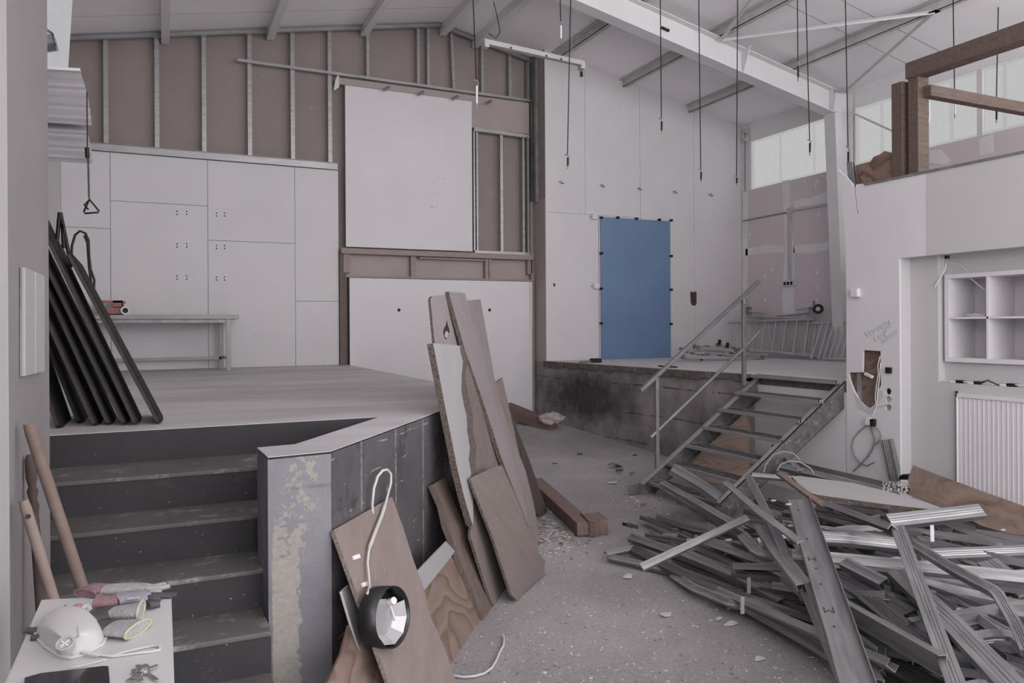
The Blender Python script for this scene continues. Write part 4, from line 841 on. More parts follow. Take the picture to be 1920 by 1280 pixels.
where = ['leftmost upper', 'thin upper left', 'thick left', 'thick upper', 'topmost', 'short left', 'long lower', 'lowest long', 'short front', 'second layer, rear', 'second layer, front', 'inner right', 'inner left', 'upper rear', 'second highest', 'middle right', 'upper right', 'thin lower left', 'rightmost upper', 'lower right']
for k, (a, b2, z) in enumerate(pipes):
    yf = 10.1+(z-1.34)*4.5; pa, pb = PY(*q6(*a), yf), PY(*q6(*b2), yf); r = .027 if where[k].startswith(('thick', 'top')) else .018
    t = empty('scaffold_pipe', pa); tag(t, where[k]+' pipe in the loose heap beside the ladder frames', 'pipe', 'loose scaffold pipes')
    MB().tube([pa, pb], r, 10).build('tube', al, t)
    MB().tube([pb-(pb-pa).normalized()*.06, pb+(pb-pa).normalized()*.03], r*1.35, 10).build('end_fitting', W_['galv_dark'] if k % 2 else al, t)
    MB().tube([pa-(pb-pa).normalized()*.02, pa+(pb-pa).normalized()*.05], r*1.25, 10).build('end_fitting', W_['galv_dark'], t)
for k, (x, y) in enumerate(((900, 730), (1035, 780), (590, 985))):
    c = PY(*q6(x, y+60), 10.55 if k != 2 else 10.15); o = MB().tube([c, c+V((.0, -.02, .09 if k != 2 else .03))], .028, 8).build('pipe_spigot', W_['dark']); tag(o, ['dark spigot sticking up in the middle of the pipe heap', 'small dark spigot just right of the middle of the heap', 'dark coupler lying in front of the pipe heap', 'dark spigot next to the stair railing post'][k], 'spigot')
# ------------------------------------------------------------------ boards leaning on the wing wall
WA = V((A[3].x, A[3].y, 0)); WN = V((.8, -.6, 0))
wd = V((2.72-A[3].x, 6.36-A[3].y, 0)).normalized(); WN = V((wd.y, -wd.x, 0))
def lean(d0, z1, d1):     # plane that stands d0 off the wall at the floor and d1 off it at height z1
    p = WA+WN*d0; n_ = (WN*z1+V((0, 0, d0-d1))).normalized(); return p, n_
def slab(name, pix, pl, th, mat, label, cat, group=None, edge=None, bend=0):
    p, n_ = pl; pts = [PN(x, y, p, n_) for x, y in pix]
    # local frame: X along the longest diagonal axis, Z = outward normal
    far = max(((a, b2) for a in pts for b2 in pts), key=lambda q: (q[0]-q[1]).length)
    a, b2 = (far if far[0].z < far[1].z else (far[1], far[0])); M = frame(a, b2, n_); Mi = M.inverted()
    loc = [Mi @ q for q in pts]; loc = [V((q.x, q.y, 0)) for q in loc]
    me = MB().prism(loc, (0, 0, -th)); o = me.build(name, [mat, edge] if edge else mat, M=M)
    if edge:
        nf = len(o.data.polygons)-len(loc)
        for i, f in enumerate(o.data.polygons):
            if abs(f.normal.z) < .5: f.material_index = 1
    tag(o, label, cat, group); return o
pb_face = plain('pinkish_particle_board', (.225, .183, .168), .7, var=.10, scale=5, fleck=(.29, .25, .235), fl=(.64, .70), fs=22, vec=(.6, 2, 1))
pb_edge = plain('crumbly_particle_edge', (.13, .105, .092), .95, var=.5, scale=60, bs=.8, bscale=120)
gb_face = plain('greyish_old_board', (.245, .215, .215), .6, var=.10, scale=4, vec=(.5, 2, 1), fleck=(.40, .36, .35), fl=(.66, .70), fs=14)
wh_face = plain('white_faced_board', (.36, .345, .352), .55, var=.06, scale=2, vec=(.4, 2, 1))
br_face = plain('dusty_brown_board', (.18, .15, .14), .75, var=.10, scale=5, fleck=(.26, .23, .215), fl=(.66, .71), fs=18, vec=(.6, 2, 1))
stickw = wood('grained_brown_lath', (.20, .155, .135), (.095, .07, .06), stretch=5, dist=5)
G = 'broken boards leaning on the concrete wing wall'
slab('leaning_board', ((807, 561), (810, 555), (838, 552), (850, 590), (866, 648), (866, 700), (820, 700), (815, 643)), lean(.34, 1.32, .02), .02, plain('pinkish_grey_board', (.28, .247, .25), .6, var=.05, scale=3), 'pinkish grey board with a splintered hole near its top', 'board', G, pb_edge)
hb = [o for o in COL.objects if o.get('label', '').startswith('pinkish grey board with')][0]
p_, n_ = lean(.34, 1.32, .02)
MB().prism([PN(x, y, p_+n_*.0015, n_) for x, y in ((838, 600), (840, 610), (843, 618), (842, 628), (838, 636), (834, 634), (831, 622), (833, 614), (836, 610))], n_*-.001).build('splintered_hole', W_['dark'], hb)
MB().prism([PN(x, y, p_+n_*.003, n_) for x, y in ((838, 620), (842, 626), (838, 635), (834, 630), (835, 622))], n_*-.0012).build('torn_fibre', W_['beige'], hb)
slab('leaning_board', ((868, 566), (876, 563), (901, 561), (915, 640), (928, 713), (940, 760), (957, 810), (985, 880), (1000, 940), (1012, 1004), (1008, 1026), (985, 1000), (940, 862), (890, 690)), lean(.47, 1.32, .05), .022, gb_face, 'longest grey board of the leaning bunch with a dark right edge', 'board', G, pb_edge)
slab('leaning_board', ((870, 648), (885, 690), (938, 856), (965, 930), (964, 1109), (926, 1139), (912, 1100), (882, 1004), (886, 960), (893, 930), (890, 840), (882, 770), (872, 700)), lean(.42, 1.32, .075), .02, br_face, 'long brown board behind the short front board of the leaning bunch', 'board', G, pb_edge)
slab('leaning_board', ((841, 546), (872, 549.5), (884, 600), (905, 670), (930, 760), (960, 850), (978, 920), (992, 990), (940, 858), (905, 750), (870, 650)), lean(.50, 1.32, .105), .034, plain('mauve_grey_board', (.26, .228, .232), .6, var=.07, scale=4, vec=(.5, 2, 1)), 'narrow tall board with a thick crumbly dark left edge', 'board', G, pb_edge)
slab('leaning_board', ((812, 643), (864, 648), (873, 660), (877, 674), (872, 700), (874, 730), (880, 752), (886, 778), (886, 806), (893, 840), (890, 865), (892, 888), (888, 930), (887, 985), (884, 978), (870, 930), (858, 880), (836, 770)), lean(.40, 1.32, .13), .045, wh_face, 'white faced board with a ragged bark like right edge', 'board', G, pb_edge)
wb_ = [o for o in COL.objects if o.get('label', '').startswith('white faced board')][0]
p_, n_ = lean(.40, 1.32, .13)
te = MB().prism([PN(x, y, p_+n_*.004, n_) for x, y in ((863, 648), (873, 660), (878, 674), (873, 700), (875, 730), (881, 752), (887, 778), (887, 806), (894, 840), (891, 865), (893, 888), (889, 915), (883, 912), (884, 885), (880, 860), (882, 838), (877, 808), (876, 780), (870, 755), (866, 732), (867, 700), (869, 676), (865, 662))], n_*-.01).build('torn_edge', pb_edge, wb_)
pf_ = [PZ(970, 1126, 0.012), PZ(1020, 1077, 0.012)]; top_ = PN(895, 890, *lean(.60, 1.32, .10))
n6 = (pf_[1]-pf_[0]).cross(top_-pf_[0]).normalized()
if n6.dot(WN) < 0: n6 = -n6
slab('leaning_board', ((881, 897), (891, 891), (927, 875), (941, 872), (965, 924), (990, 988), (1010, 1028), (1012, 1036), (1022, 1052), (1020, 1077), (983, 1109), (969, 1125), (959, 1115), (925, 1010)), (pf_[0], n6), .02, br_face, 'short wide brown board at the very front of the leaning bunch', 'board', G, pb_edge)
slab('leaning_board', ((924, 721), (942, 708), (960, 788), (976, 860), (1003, 960), (985, 905), (965, 860), (945, 790)), lean(.30, 1.32, .03), .02, pb_face, 'small pale board leaning at the right end of the bunch', 'board', G, pb_edge)
slab('leaning_board', ((956, 770), (963, 776), (970, 805), (991, 858), (1028, 962), (1012, 966), (1003, 963), (985, 880)), lean(.34, 1.32, .0), .03, wood('dark_lath', (.11, .09, .082), (.05, .04, .037)), 'thin dark board farthest right behind the leaning bunch', 'board', G)
slab('wooden_lath', ((812, 908), (837, 893), (838, 903), (840, 914), (862, 965), (888, 1026), (926, 1139), (914, 1161), (906, 1163), (880, 1095), (853, 1023), (838, 985), (829, 946)), lean(.41, .9, .03), .04, stickw, 'grained wooden lath leaning left of the board bunch', 'lath')
figply = plyw('figured_plywood', (.24, .175, .15), (.135, .09, .073), 1.0, ax=(1.5, 2.6, 1), bands=10)
slab('plywood_sheet', ((700, 1150), (838, 1032), (862, 1062), (905, 1153), (900, 1166), (878, 1195), (850, 1250), (800, 1330), (590, 1330), (640, 1225), (655, 1170)), lean(.385, .75, .02), .015, figply, 'figured plywood sheet leaning low against the wing wall', 'plywood')
slab('metal_strip', ((836, 1014), (853, 1033), (845, 1045), (796, 1106), (780, 1072)), lean(.44, .75, .08), .012, plain('white_sheet_metal', (.36, .35, .36), .4, .2, var=.03), 'short white metal strip between plywood and concrete wall', 'strip')
slab('plasterboard_offcut', ((641, 1108), (654, 1096), (675, 1130), (703, 1200), (702, 1215), (681, 1236), (668, 1200)), lean(.34, .75, .06), .014, plain('grey_board_back', (.20, .195, .205), .7, var=.05), 'small grey plasterboard offcut with a broken white edge', 'plasterboard', None, plain('broken_gypsum', (.62, .6, .59), .9, var=.1, scale=40, bs=.6))
fb = slab('particle_board', ((626, 993), (735, 931), (749, 970), (755, 985), (773, 1043), (795, 1104), (806, 1154), (821, 1184), (840, 1232), (862, 1300), (737, 1300)), lean(.51, .92, .03), .022, pb_face, 'large particle board with two white cable clips leaning in front', 'particle board', None, plain('pale_particle_edge', (.25, .21, .18), .95, var=.4, scale=70, bs=.6, bscale=120))
pp, pn2 = lean(.51, .92, .03)
def onp(x, y, h): return PN(x, y, pp+pn2*h, pn2)
for x, y in ((668, 1044), (685, 1095)):
    a, b2 = onp(x-6, y+2, .005), onp(x+6, y-2, .005); MB().bar(a, b2, .022, .012, pn2).build('cable_clip', W_['white_panel'], fb, bevel=.003)
# drum lamp with its cable
cF = onp(737, 1156, .105); vdir = (CAM-cF).normalized(); sdep = (cF-CAM).dot(fw); R_ = 55.5*sdep/F
pnb = pn2; pn2 = (vdir*.5+rt*.866).normalized(); cB = cF-pn2*(34*sdep/F/.866)
t = empty('drum_lamp', cB); tag(t, 'black round lamp housing with faceted white reflector hanging on the particle board', 'lamp')
ux = pn2.cross(V((0, 0, 1))).normalized(); uz = ux.cross(pn2).normalized()
def circ(c, r, n, a0=0): return [c+ux*(math.cos(a0+2*math.pi*k/n)*r)+uz*(math.sin(a0+2*math.pi*k/n)*r) for k in range(n)]
n = 48; mb = MB(); r1, r2, r3, r4 = circ(cB, R_, n), circ(cF, R_, n), circ(cF, R_-.006, n), circ(cB+pn2*.006, R_-.006, n)
vs = r1+r2+r3+r4; mb.add(vs, [(i+a*n, (i+1) % n+a*n, (i+1) % n+(a+1)*n, i+(a+1)*n) for a in range(3) for i in range(n)], True); mb.add(r4, [tuple(range(n))]); mb.add(r1, [tuple(reversed(range(n)))])
mb.build('housing', plain('scuffed_black_lacquer', (.012, .012, .013), .3, var=.3, scale=8, fleck=(.06, .06, .06), fl=(.68, .72), fs=14, spec=.5), t)
n = 10; o1, o2 = circ(cF-pn2*.012, R_-.012, n, .3), circ(cF-pn2*.06, R_*.60, n, .3); mb = MB(); mb.add(o1+o2, [(i, (i+1) % n, n+(i+1) % n, n+i) for i in range(n) if i not in (2, 3)]); mb.add(o2, [tuple(range(n))])
mb.build('reflector', plain('white_satin_reflector', (.50, .49, .50), .3, .55, var=.02, spec=.5), t)
MB().tube([cF-ux*.06+uz*.05-pn2*.055, cF-ux*.05+uz*.06-pn2*.02], .017, 12).build('lamp_holder', W_['white_panel'], t)
MB().tube([cF-ux*.07+uz*.03-pn2*.06, cF-ux*.06-uz*.02-pn2*.04, cF-ux*.075-uz*.04-pn2*.05], .004, 6).build('lead', W_['white_panel'], t)
pn2 = pnb
cb = empty('lamp_cable', onp(690, 1110, .03)); tag(cb, 'white cable looping from the round lamp over the particle board', 'cable')
whc = plain('white_cable_sheath', (.55, .52, .51), .5)
MB().tube([onp(689, 1112, .06), onp(693, 1100, .03), onp(692, 1085, .025), onp(689, 1055, .02), onp(691, 1035, .02), onp(694, 1022, .02)], .0065, 8).build('cable', whc, cb)
MB().tube([onp(693, 1025, .02), onp(703, 998, .02), onp(715, 968, .02), onp(721, 949, .02)], .011, 8).build('sleeve', whc, cb)
wpl = lean(.03, 1, .03)
MB().tube([onp(721, 950, .02), onp(727, 928, .03), PN(733, 905, wpl[0]+WN*.03, WN), PN(733, 888, wpl[0]+WN*.02, WN), PN(726, 880, wpl[0]+WN*.02, WN), PN(717, 882, wpl[0]+WN*.02, WN), PN(708, 893, wpl[0]+WN*.01, WN), PN(701, 915, wpl[0]+WN*.01, WN), PN(698, 945, wpl[0], WN), PN(700, 990, wpl[0], WN)], .0075, 8).build('cable', whc, cb)
o = MB().tube([PZ(x, y, .012) for x, y in ((850, 1266), (870, 1269), (891, 1267), (908, 1262), (922, 1252), (931, 1237), (937, 1222), (944, 1210), (945, 1197), (943, 1190))], .007, 8).build('floor_cable', whc); tag(o, 'thin white cable curling over the concrete floor', 'cable')
# ------------------------------------------------------------------ timbers on the floor of the passage
tm = wood('fresh_brown_timber', (.235, .17, .145), (.15, .105, .088), stretch=6, dist=2)
def timber(name, a, b2, w, h, label, mat=tm):
    M = frame(a, b2, (0, 0, 1)); L = (V(b2)-V(a)).length; mb = MB().box((0, -w/2, 0), (L, w/2, h)); o = mb.build(name, mat, M=M, bevel=.006); tag(o, label, 'timber'); return o
a = PZ(1004, 915, .01); b2 = PZ(1098, 1004, .01)
o = timber('timber_beam', a, b2+(b2-a).normalized()*.0, .16, .12, 'squared timber beam on the floor right of the leaning boards')
d = (b2-a).normalized(); nrm = V((d.y, -d.x, 0)); c = b2-d*.28-nrm*.13
mb = MB(); M = frame(c, c+d, (0, 0, 1)); e = mb.prism([(0, -.09, 0), (.30, -.10, 0), (.34, -.05, 0), (.26, .02, 0), (.26, .09, 0), (0, .07, 0)], (0, 0, .135)).build('timber_block', tm, M=M, bevel=.006); tag(e, 'notched timber block against the end of the floor beam', 'timber')
zf = .21; a = PZ(945, 772, .42); b2 = PZ(1033, 808, floor_z(9.6)+.03)
a = V((5.05, 10.65, floor_z(10.65)+.36)); b2 = PZ(1036, 812, floor_z(9.8)+.01)
a = PY(948, 775, b2.y+1.0)
o = timber('timber_beam', a, b2, .20, .19, 'brown timber beam lying in front of the far stained concrete wall')
rc = plain('dusty_rubble', (.42, .37, .35), .9, var=.15, scale=12, bs=.6, bscale=40)
c = b2+V((-.02, .0, .24)); mb = MB(); mb.ball(c, .17, 11, 7, (1.25, .95, .55)); rj = random.Random(6)
jit = {}
for i_, q_ in enumerate(mb.v):
    k_ = tuple(round(z_, 3) for z_ in q_); jit.setdefault(k_, V((rj.uniform(-.045, .045), rj.uniform(-.045, .045), rj.uniform(-.03, .03)))); mb.v[i_] = tuple(V(q_)+jit[k_])
mb.sm = [False]*len(mb.sm); o = mb.build('rubble_lump', rc); tag(o, 'pale rubble lump on the end of the far timber beam', 'rubble')
# ------------------------------------------------------------------ small debris on the floor: single pieces and crumbs
rng = random.Random(21)
dm = [plain('debris_pale', (.52, .49, .47), .9), plain('debris_brown', (.20, .15, .13), .9), plain('debris_dark', (.07, .06, .06), .9)]
def chip(c, s, m, label, cat='debris piece', grp='scattered floor scraps', k=0):
    a0 = rng.uniform(0, 6.28); n = rng.randint(4, 6); pts = []
    for i in range(n): a_ = a0+2*math.pi*i/n+rng.uniform(-.3, .3); r = s*rng.uniform(.5, 1); pts.append(V((c.x+math.cos(a_)*r*1.5, c.y+math.sin(a_)*r*.8, c.z+.003+rng.uniform(0, .01))))
    o = MB().prism(pts, (0, 0, rng.uniform(.006, .02))).build('debris_piece', m); tag(o, label, cat, grp); return o
t = empty('scrap_metal', PZ(1150, 875, 0)); tag(t, 'curled dark metal scrap alone on the open floor before the stair', 'scrap')
zz = floor_z(7.9)+.01
MB().extrude([(-.05, 0), (.05, 0), (.05, .012), (-.05, .012)], [PZ(1146, 871, zz+.06), PZ(1152, 869, zz+.09), PZ(1160, 874, zz+.03), PZ(1171, 875, zz+.02)], (0, 0, 1)).build('strip', W_['galv_dark'], t)
MB().prism([PZ(1164, 870, zz), PZ(1172, 869, zz), PZ(1168, 864, zz+.04)], (0, .05, .01)).build('tab', W_['galv_dark'], t)
for k, (x, y, s, m, l) in enumerate(((1162, 884, .05, 2, 'small dark scrap just below the curled metal scrap'), (1150, 905, .06, 0, 'pale flat scrap on the floor left of the stair foot'), (1187, 888, .035, 1, 'small brown chip left of the stair foot'), (1247, 1155, .045, 0, 'larger pale stone chip in the lower middle of the floor'),
    (1348, 1163, .03, 0, 'pale chip on the floor just below the metal pile'), (1370, 1172, .04, 0, 'flat pale chip below the left half of the metal pile'), (1422, 1238, .03, 0, 'whitish chip near the lower edge of the picture'), (1088, 853, .04, 2, 'dark splinter on the floor by the far timber beam'),
    (1040, 870, .04, 2, 'thin dark splinter in the open passage'), (1190, 855, .03, 2, 'dark chip beside the foot of the stained wall'), (1206, 947, .03, 1, 'thin brown splinter left of the pile'), (1122, 980, .05, 2, 'short dark stick beside the notched timber'), (1167, 1055, .035, 0, 'pale lump left of the pile tip'), (1176, 1084, .04, 0, 'pale lump just below the pile tip'))):
    zz = floor_z(PZ(x, y, 0).y); chip(PZ(x, y, zz), s, dm[m], l)
mb = MB(); mb2 = MB()
for k in range(1500):
    r = rng.random()
    if r < .55: x, y = rng.uniform(840, 1640), rng.uniform(1060, 1290)
    elif r < .75: x, y = rng.gauss(1030, 45), rng.gauss(1010, 22)
    elif r < .9: x, y = rng.gauss(1250, 60), rng.gauss(935, 18)
    else: x, y = rng.uniform(990, 1300), rng.uniform(830, 1000)
    if y > 1300 or y < 800: continue
    c = PZ(x, y, 0)
    if c.y > 11 or (c-WA).dot(WN) < .02: continue
    c = PZ(x, y, floor_z(c.y)); s = rng.uniform(.002, .006)*(1.6 if r > .55 and r < .9 else 1)
    a_ = rng.uniform(0, 3.14); d1 = V((math.cos(a_), math.sin(a_), 0))*s*rng.uniform(1, 2.6); d2 = V((-math.sin(a_), math.cos(a_), 0))*s
    (mb if rng.random() < .8 else mb2).prism([c+d1+d2*.5, c-d1*.4+d2, c-d1-d2*.3, c+d1*.3-d2], (0, 0, s*rng.uniform(.5, 1.2)))
for k in range(60):
    c = PZ(rng.gauss(1040, 26), rng.gauss(998, 12), 0); c.z = .008; a_ = rng.uniform(0, 3.14); L_ = rng.uniform(.02, .09); d1 = V((math.cos(a_), math.sin(a_), rng.uniform(-.05, .1)))
    (mb if k % 3 else mb2).bar(c, c+d1*L_, rng.uniform(.006, .016), .005)
o = mb.build('floor_crumbs', plain('pale_crumbs', (.50, .46, .45), .9, var=.2, scale=20)); tag(o, 'pale plaster crumbs and dust strewn over the concrete floor', 'rubble', kind='stuff')
o = mb2.build('floor_splinters', plain('brown_crumbs', (.22, .17, .15), .9, var=.3, scale=20)); tag(o, 'brown wood splinters strewn over the concrete floor', 'splinters', kind='stuff')
# ------------------------------------------------------------------ heap of torn-out drywall profiles
mk_st = plain('stamp_ink', (.05, .05, .052), .7)
galvs = [plain('zinc_profile_light', (.33, .323, .33), .45, .65, var=.3, scale=3, vec=(.8, 10, 10), spec=.5, bs=.03), plain('zinc_profile_mid', (.29, .283, .29), .40, .7, var=.28, scale=3, vec=(.8, 10, 10), spec=.5, bs=.03),
         plain('zinc_profile_dull', (.14, .137, .142), .42, .6, var=.25, scale=4, vec=(.8, 8, 8), spec=.5, bs=.03)]
def csecp(w, h, t=.003): return usec(w, h)[:-6]+[(w/2, -h), (w/2-.010, -h), (w/2-.010, -h+t), (w/2-t, -h+t), (w/2-t, -t-.004), (-w/2+t, -t-.004), (-w/2+t, -h+t), (-w/2+.010, -h+t), (-w/2+.010, -h), (-w/2, -h)]
def profile(pts, w, h, mat, label, group=None, roll=0, name='steel_profile', upv=None, groove=True):
    pts = [V(p) for p in pts]; d = (pts[-1]-pts[0]).normalized()
    u = V(upv) if upv is not None else V((0, 0, 1)); u = (u-d*u.dot(d)).normalized(); u = Matrix.Rotation(roll, 3, d) @ u
    M = frame(pts[0], pts[-1], u); Mi = M.inverted(); lp = [Mi @ p for p in pts]
    sec = usec(w, h, .0035, groove)
    o = MB().extrude(sec, lp, (0, 0, 1)).build(name, mat, M=M); tag(o, label, 'metal profile', group); return o
def bent(pts, n=1):   # sharpen corner: add points near each bend
    out = [V(pts[0])]
    for i in range(1, len(pts)-1):
        p = V(pts[i]); out += [p+(V(pts[i-1])-p).normalized()*.02, p+(V(pts[i+1])-p).normalized()*.02]
    return out+[V(pts[-1])]
toC = -fw
PR = [  # pixels with height, width, flange, roll (deg), finish, bend, label
    ([(1496, 938, .70), (1610, 1296, .34)], .150, .045, 180, 1, 'widest steel track, standing out steeply across the front of the heap'),
    ([(1682, 985, .72), (1798, 1296, .42)], .075, .05, 12, 0, 'bright flat profile slanting from the middle of the heap to the lower edge'),
    ([(1555, 943, .66), (1625, 968, .70), (1680, 988, .72)], .07, .04, -50, 1, 'stamped profile piece folded down at the top of the heap'),
    ([(1703, 1012, .62), (1795, 1068, .62), (1868, 1106, .60), (1900, 1160, .52), (1925, 1215, .46)], .055, .035, 10, 1, 'twice kinked narrow profile on the right side of the heap'),
    ([(1668, 975, .58), (1843, 955, .62)], .10, .05, 20, 1, 'profile with a clean cut end pointing right near the top of the heap'),
    ([(1680, 1068, .50), (1790, 1170, .50), (1905, 1290, .50)], .105, .04, 5, 0, 'shiny wide profile crossing diagonally at lower right of the heap'),
    ([(1203, 1062, .30), (1402, 969, .46)], .05, .04, 25, 0, 'light straight profile lying crosswise over the left tip of the heap'),
    ([(1257, 882, .50), (1310, 912, .36), (1345, 938, .24)], .15, .05, 168, 1, 'wide smooth trough profile leaning over the lowest stair tread'),
    ([(1240, 902, .34), (1325, 950, .34), (1440, 1018, .34)], .06, .045, 8, 0, 'long profile running from the stair foot into the heap, upper of the pair'),
    ([(1255, 920, .24), (1330, 965, .26), (1430, 1030, .28)], .06, .045, 8, 1, 'long profile running from the stair foot into the heap, lower of the pair'),
    ([(1359, 902, .66), (1420, 955, .66), (1500, 1015, .62)], .045, .02, 15, 0, 'narrow perforated strip hanging over the heap in front of the stair stringer'),
    ([(1410, 892, .66), (1440, 950, .60), (1478, 1030, .52), (1510, 1110, .40)], .06, .05, -60, 1, 'open channel profile coming down from the stair stringer into the heap'),
    ([(1425, 985, .50), (1460, 1035, .50), (1506, 1092, .50)], .085, .04, 10, 0, 'short grooved profile with a torn bright lower end left of the widest track'),
    ([(1510, 1085, .42), (1550, 1175, .36), (1602, 1296, .28)], .07, .045, -35, 1, 'open channel profile running beside the widest track to the lower edge'),
    ([(1455, 842, .42), (1505, 905, .52)], .08, .04, 0, 1, 'profile end leaning on the stair stringer behind the heap'),
    ([(1180, 1004, .16), (1300, 1045, .16), (1420, 1078, .16), (1520, 1108, .18)], .07, .045, 10, 1, 'long profile along the left edge of the heap, second layer'),
    ([(1178, 1022, .10), (1280, 1072, .10), (1400, 1115, .10), (1560, 1175, .12)], .08, .045, 4, 2, 'long dull profile along the left edge of the heap, lower layer'),
    ([(1192, 985, .12), (1172, 978, .30)], .05, .03, 0, 2, 'small upright bent end at the left tip of the heap'),
    ([(1141, 1042, .06), (1260, 1068, .06)], .05, .04, 12, 1, 'profile end sticking farthest out at the left tip of the heap'),
    ([(1137, 1036, .09), (1195, 1024, .10)], .05, .035, 12, 1, 'second profile end forming a fork at the left tip of the heap'),
    ([(1260, 1075, .06), (1300, 1100, .08), (1370, 1128, .10), (1440, 1140, .07)], .06, .03, 20, 0, 'crumpled profile at the lower left fringe of the heap'),
    ([(1385, 1118, .12), (1500, 1180, .14), (1640, 1262, .16)], .11, .045, 6, 0, 'bright grooved profile forming the lower front edge of the heap'),
    ([(1281, 929, .16), (1345, 948, .20)], .07, .05, 25, 2, 'dark open profile pointing left below the stair, upper one'),
    ([(1260, 995, .12), (1400, 1008, .14)], .06, .05, 25, 2, 'dark open profile pointing left below the stair, lower one'),
    ([(1390, 1000, .44), (1418, 1030, .40), (1478, 1050, .36)], .075, .04, 15, 1, 'curved crushed profile under the crosswise light profile'),
    ([(1485, 1038, .50), (1600, 1048, .50), (1930, 1082, .50)], .075, .04, 14, 0, 'long bright profile lying level across the middle of the heap'),
    ([(1700, 1040, .44), (1930, 1030, .44)], .085, .045, 10, 1, 'grooved profile reaching the right picture edge in the middle of the heap'),
    ([(1480, 1002, .56), (1590, 1008, .56), (1680, 1018, .52)], .085, .04, 12, 1, 'grooved profile just under the top of the heap'),
    ([(1590, 1130, .34), (1500, 1110, .36)], .07, .04, -20, 1, 'short grooved profile behind the widest track'),
    ([(1555, 1070, .44), (1700, 1150, .40)], .13, .05, 0, 2, 'broad brownish grey track piece lying right of the widest track'),
    ([(1580, 1050, .52), (1655, 1088, .50)], .07, .04, 10, 1, 'short broken profile lying on the broad track piece'),
    ([(1610, 1178, .26), (1710, 1182, .26)], .09, .04, 12, 0, 'polished short profile between the widest track and the bright flat profile'),
    ([(1790, 1172, .34), (1930, 1156, .34)], .09, .04, 2, 1, 'flat profile level at the right picture edge, lower half of the heap'),
    ([(1600, 1112, .30), (1740, 1142, .30)], .075, .045, -55, 1, 'lettered profile lying on its side in the middle of the heap'),
    ([(1745, 1010, .46), (1930, 1050, .42)], .07, .05, -40, 2, 'long dark profile under the brown plywood board'),
    ([(1735, 1100, .36), (1930, 1150, .34)], .10, .04, 8, 1, 'wide grooved profile right of the bright flat profile'),
    ([(1850, 1050, .44), (1930, 1112, .40)], .12, .05, 5, 0, 'broad profile end at the right picture edge'),
    ([(1450, 832, .56), (1500, 880, .56)], .05, .03, 0, 0, 'slim light profile end on top of the stair stringer'),
    ([(1410, 889, .62), (1500, 897, .60), (1570, 905, .60)], .045, .03, 10, 0, 'thin white edged strip at the back of the heap'),
    ([(1500, 866, .46), (1700, 912, .50)], .085, .05, -30, 1, 'long profile lying along the back of the heap before the partition'),
    ([(1465, 872, .55), (1565, 895, .56), (1680, 925, .54)], .075, .04, 5, 1, 'long profile just in front of the rearmost one'),
    ([(1740, 1195, .30), (1860, 1250, .30), (1925, 1290, .30)], .08, .045, 8, 0, 'grooved profile at the lower right corner of the heap'),
    ([(1620, 1215, .18), (1770, 1296, .18)], .10, .05, 10, 2, 'dark profile in the hollow near the lower picture edge'),
    ([(1640, 1250, .12), (1720, 1296, .12)], .10, .05, 10, 2, 'lowest dark profile beside the widest track'),
]
NP = 0
for pix, w_, h_, roll, fin, lab in PR:
    pts = [PZ(x, y, z) for x, y, z in pix]
    if len(pts) > 2: pts = bent(pts)
    view = (CAM-pts[0].lerp(pts[-1], .5)).normalized()
    o = profile(pts, w_, h_, galvs[fin], lab, 'named profiles of the heap', math.radians(roll), upv=(V((0, 0, 1))+view*.6).normalized(), groove=w_ < .14 and w_ > .05)
    if 'widest' in lab and 'standing' in lab: WT = o
    if lab.startswith('lettered'): LP = o
# stamps: letters on the web (drawn in the web's own frame)
def stamp(o, s, x, y, size, rot=0, z=.0012, flip=0):
    cu = bpy.data.curves.new('lettering', 'FONT'); cu.body = s; cu.size = size; cu.extrude = .0004
    ob = bpy.data.objects.new('tmp', cu); me = bpy.data.meshes.new_from_object(ob); bpy.data.objects.remove(ob); me.materials.clear(); me.materials.append(mk_st)
    q = bpy.data.objects.new('lettering', me); COL.objects.link(q); q.parent = o; q.matrix_basis = Matrix.Translation((x, y, z)) @ Matrix.Rotation(rot, 4, 'Z') @ Matrix.Rotation(math.pi*flip, 4, 'X')
stamp(WT, 'H', .86, .0, .075, math.pi/2, z=-.0084, flip=1); stamp(WT, 'M', 1.42, -.01, .08, math.pi/2, z=-.0084, flip=1)
stamp(LP, 'KNAUF PROFIL', .30, .012, .05, math.pi)
for x in (.18, .62, 1.0, 1.18, 1.6):
    MB().tube([V((x, .02, -.0088)), V((x, .02, .0))], .008, 8, smooth=False).build('screw_hole', mk_st, WT).matrix_parent_inverse = Matrix.Identity(4)
# filler profiles of the heap
rng = random.Random(77)
edge_poly = [(1150, 1035), (1185, 990), (1265, 905), (1400, 905), (1500, 880), (1700, 905), (1935, 985), (1935, 1300), (1600, 1300), (1560, 1225), (1400, 1140), (1250, 1075)]
def inside(x, y):
    c = False; j = len(edge_poly)-1
    for i in range(len(edge_poly)):
        xi, yi = edge_poly[i]; xj, yj = edge_poly[j]
        if (yi > y) != (yj > y) and x < (xj-xi)*(y-yi)/(yj-yi)+xi: c = not c
        j = i
    return c
def edist(x, y):
    d = 1e9
    for i in range(len(edge_poly)):
        (x0, y0), (x1, y1) = edge_poly[i], edge_poly[(i+1) % len(edge_poly)]
        if x0 > 1900 and x1 > 1900: continue
        if y0 > 1290 and y1 > 1290: continue
        t_ = max(0, min(1, ((x-x0)*(x1-x0)+(y-y0)*(y1-y0))/((x1-x0)**2+(y1-y0)**2))); d = min(d, math.hypot(x0+t_*(x1-x0)-x, y0+t_*(y1-y0)-y))
    return d
cnt = 0; tries = 0
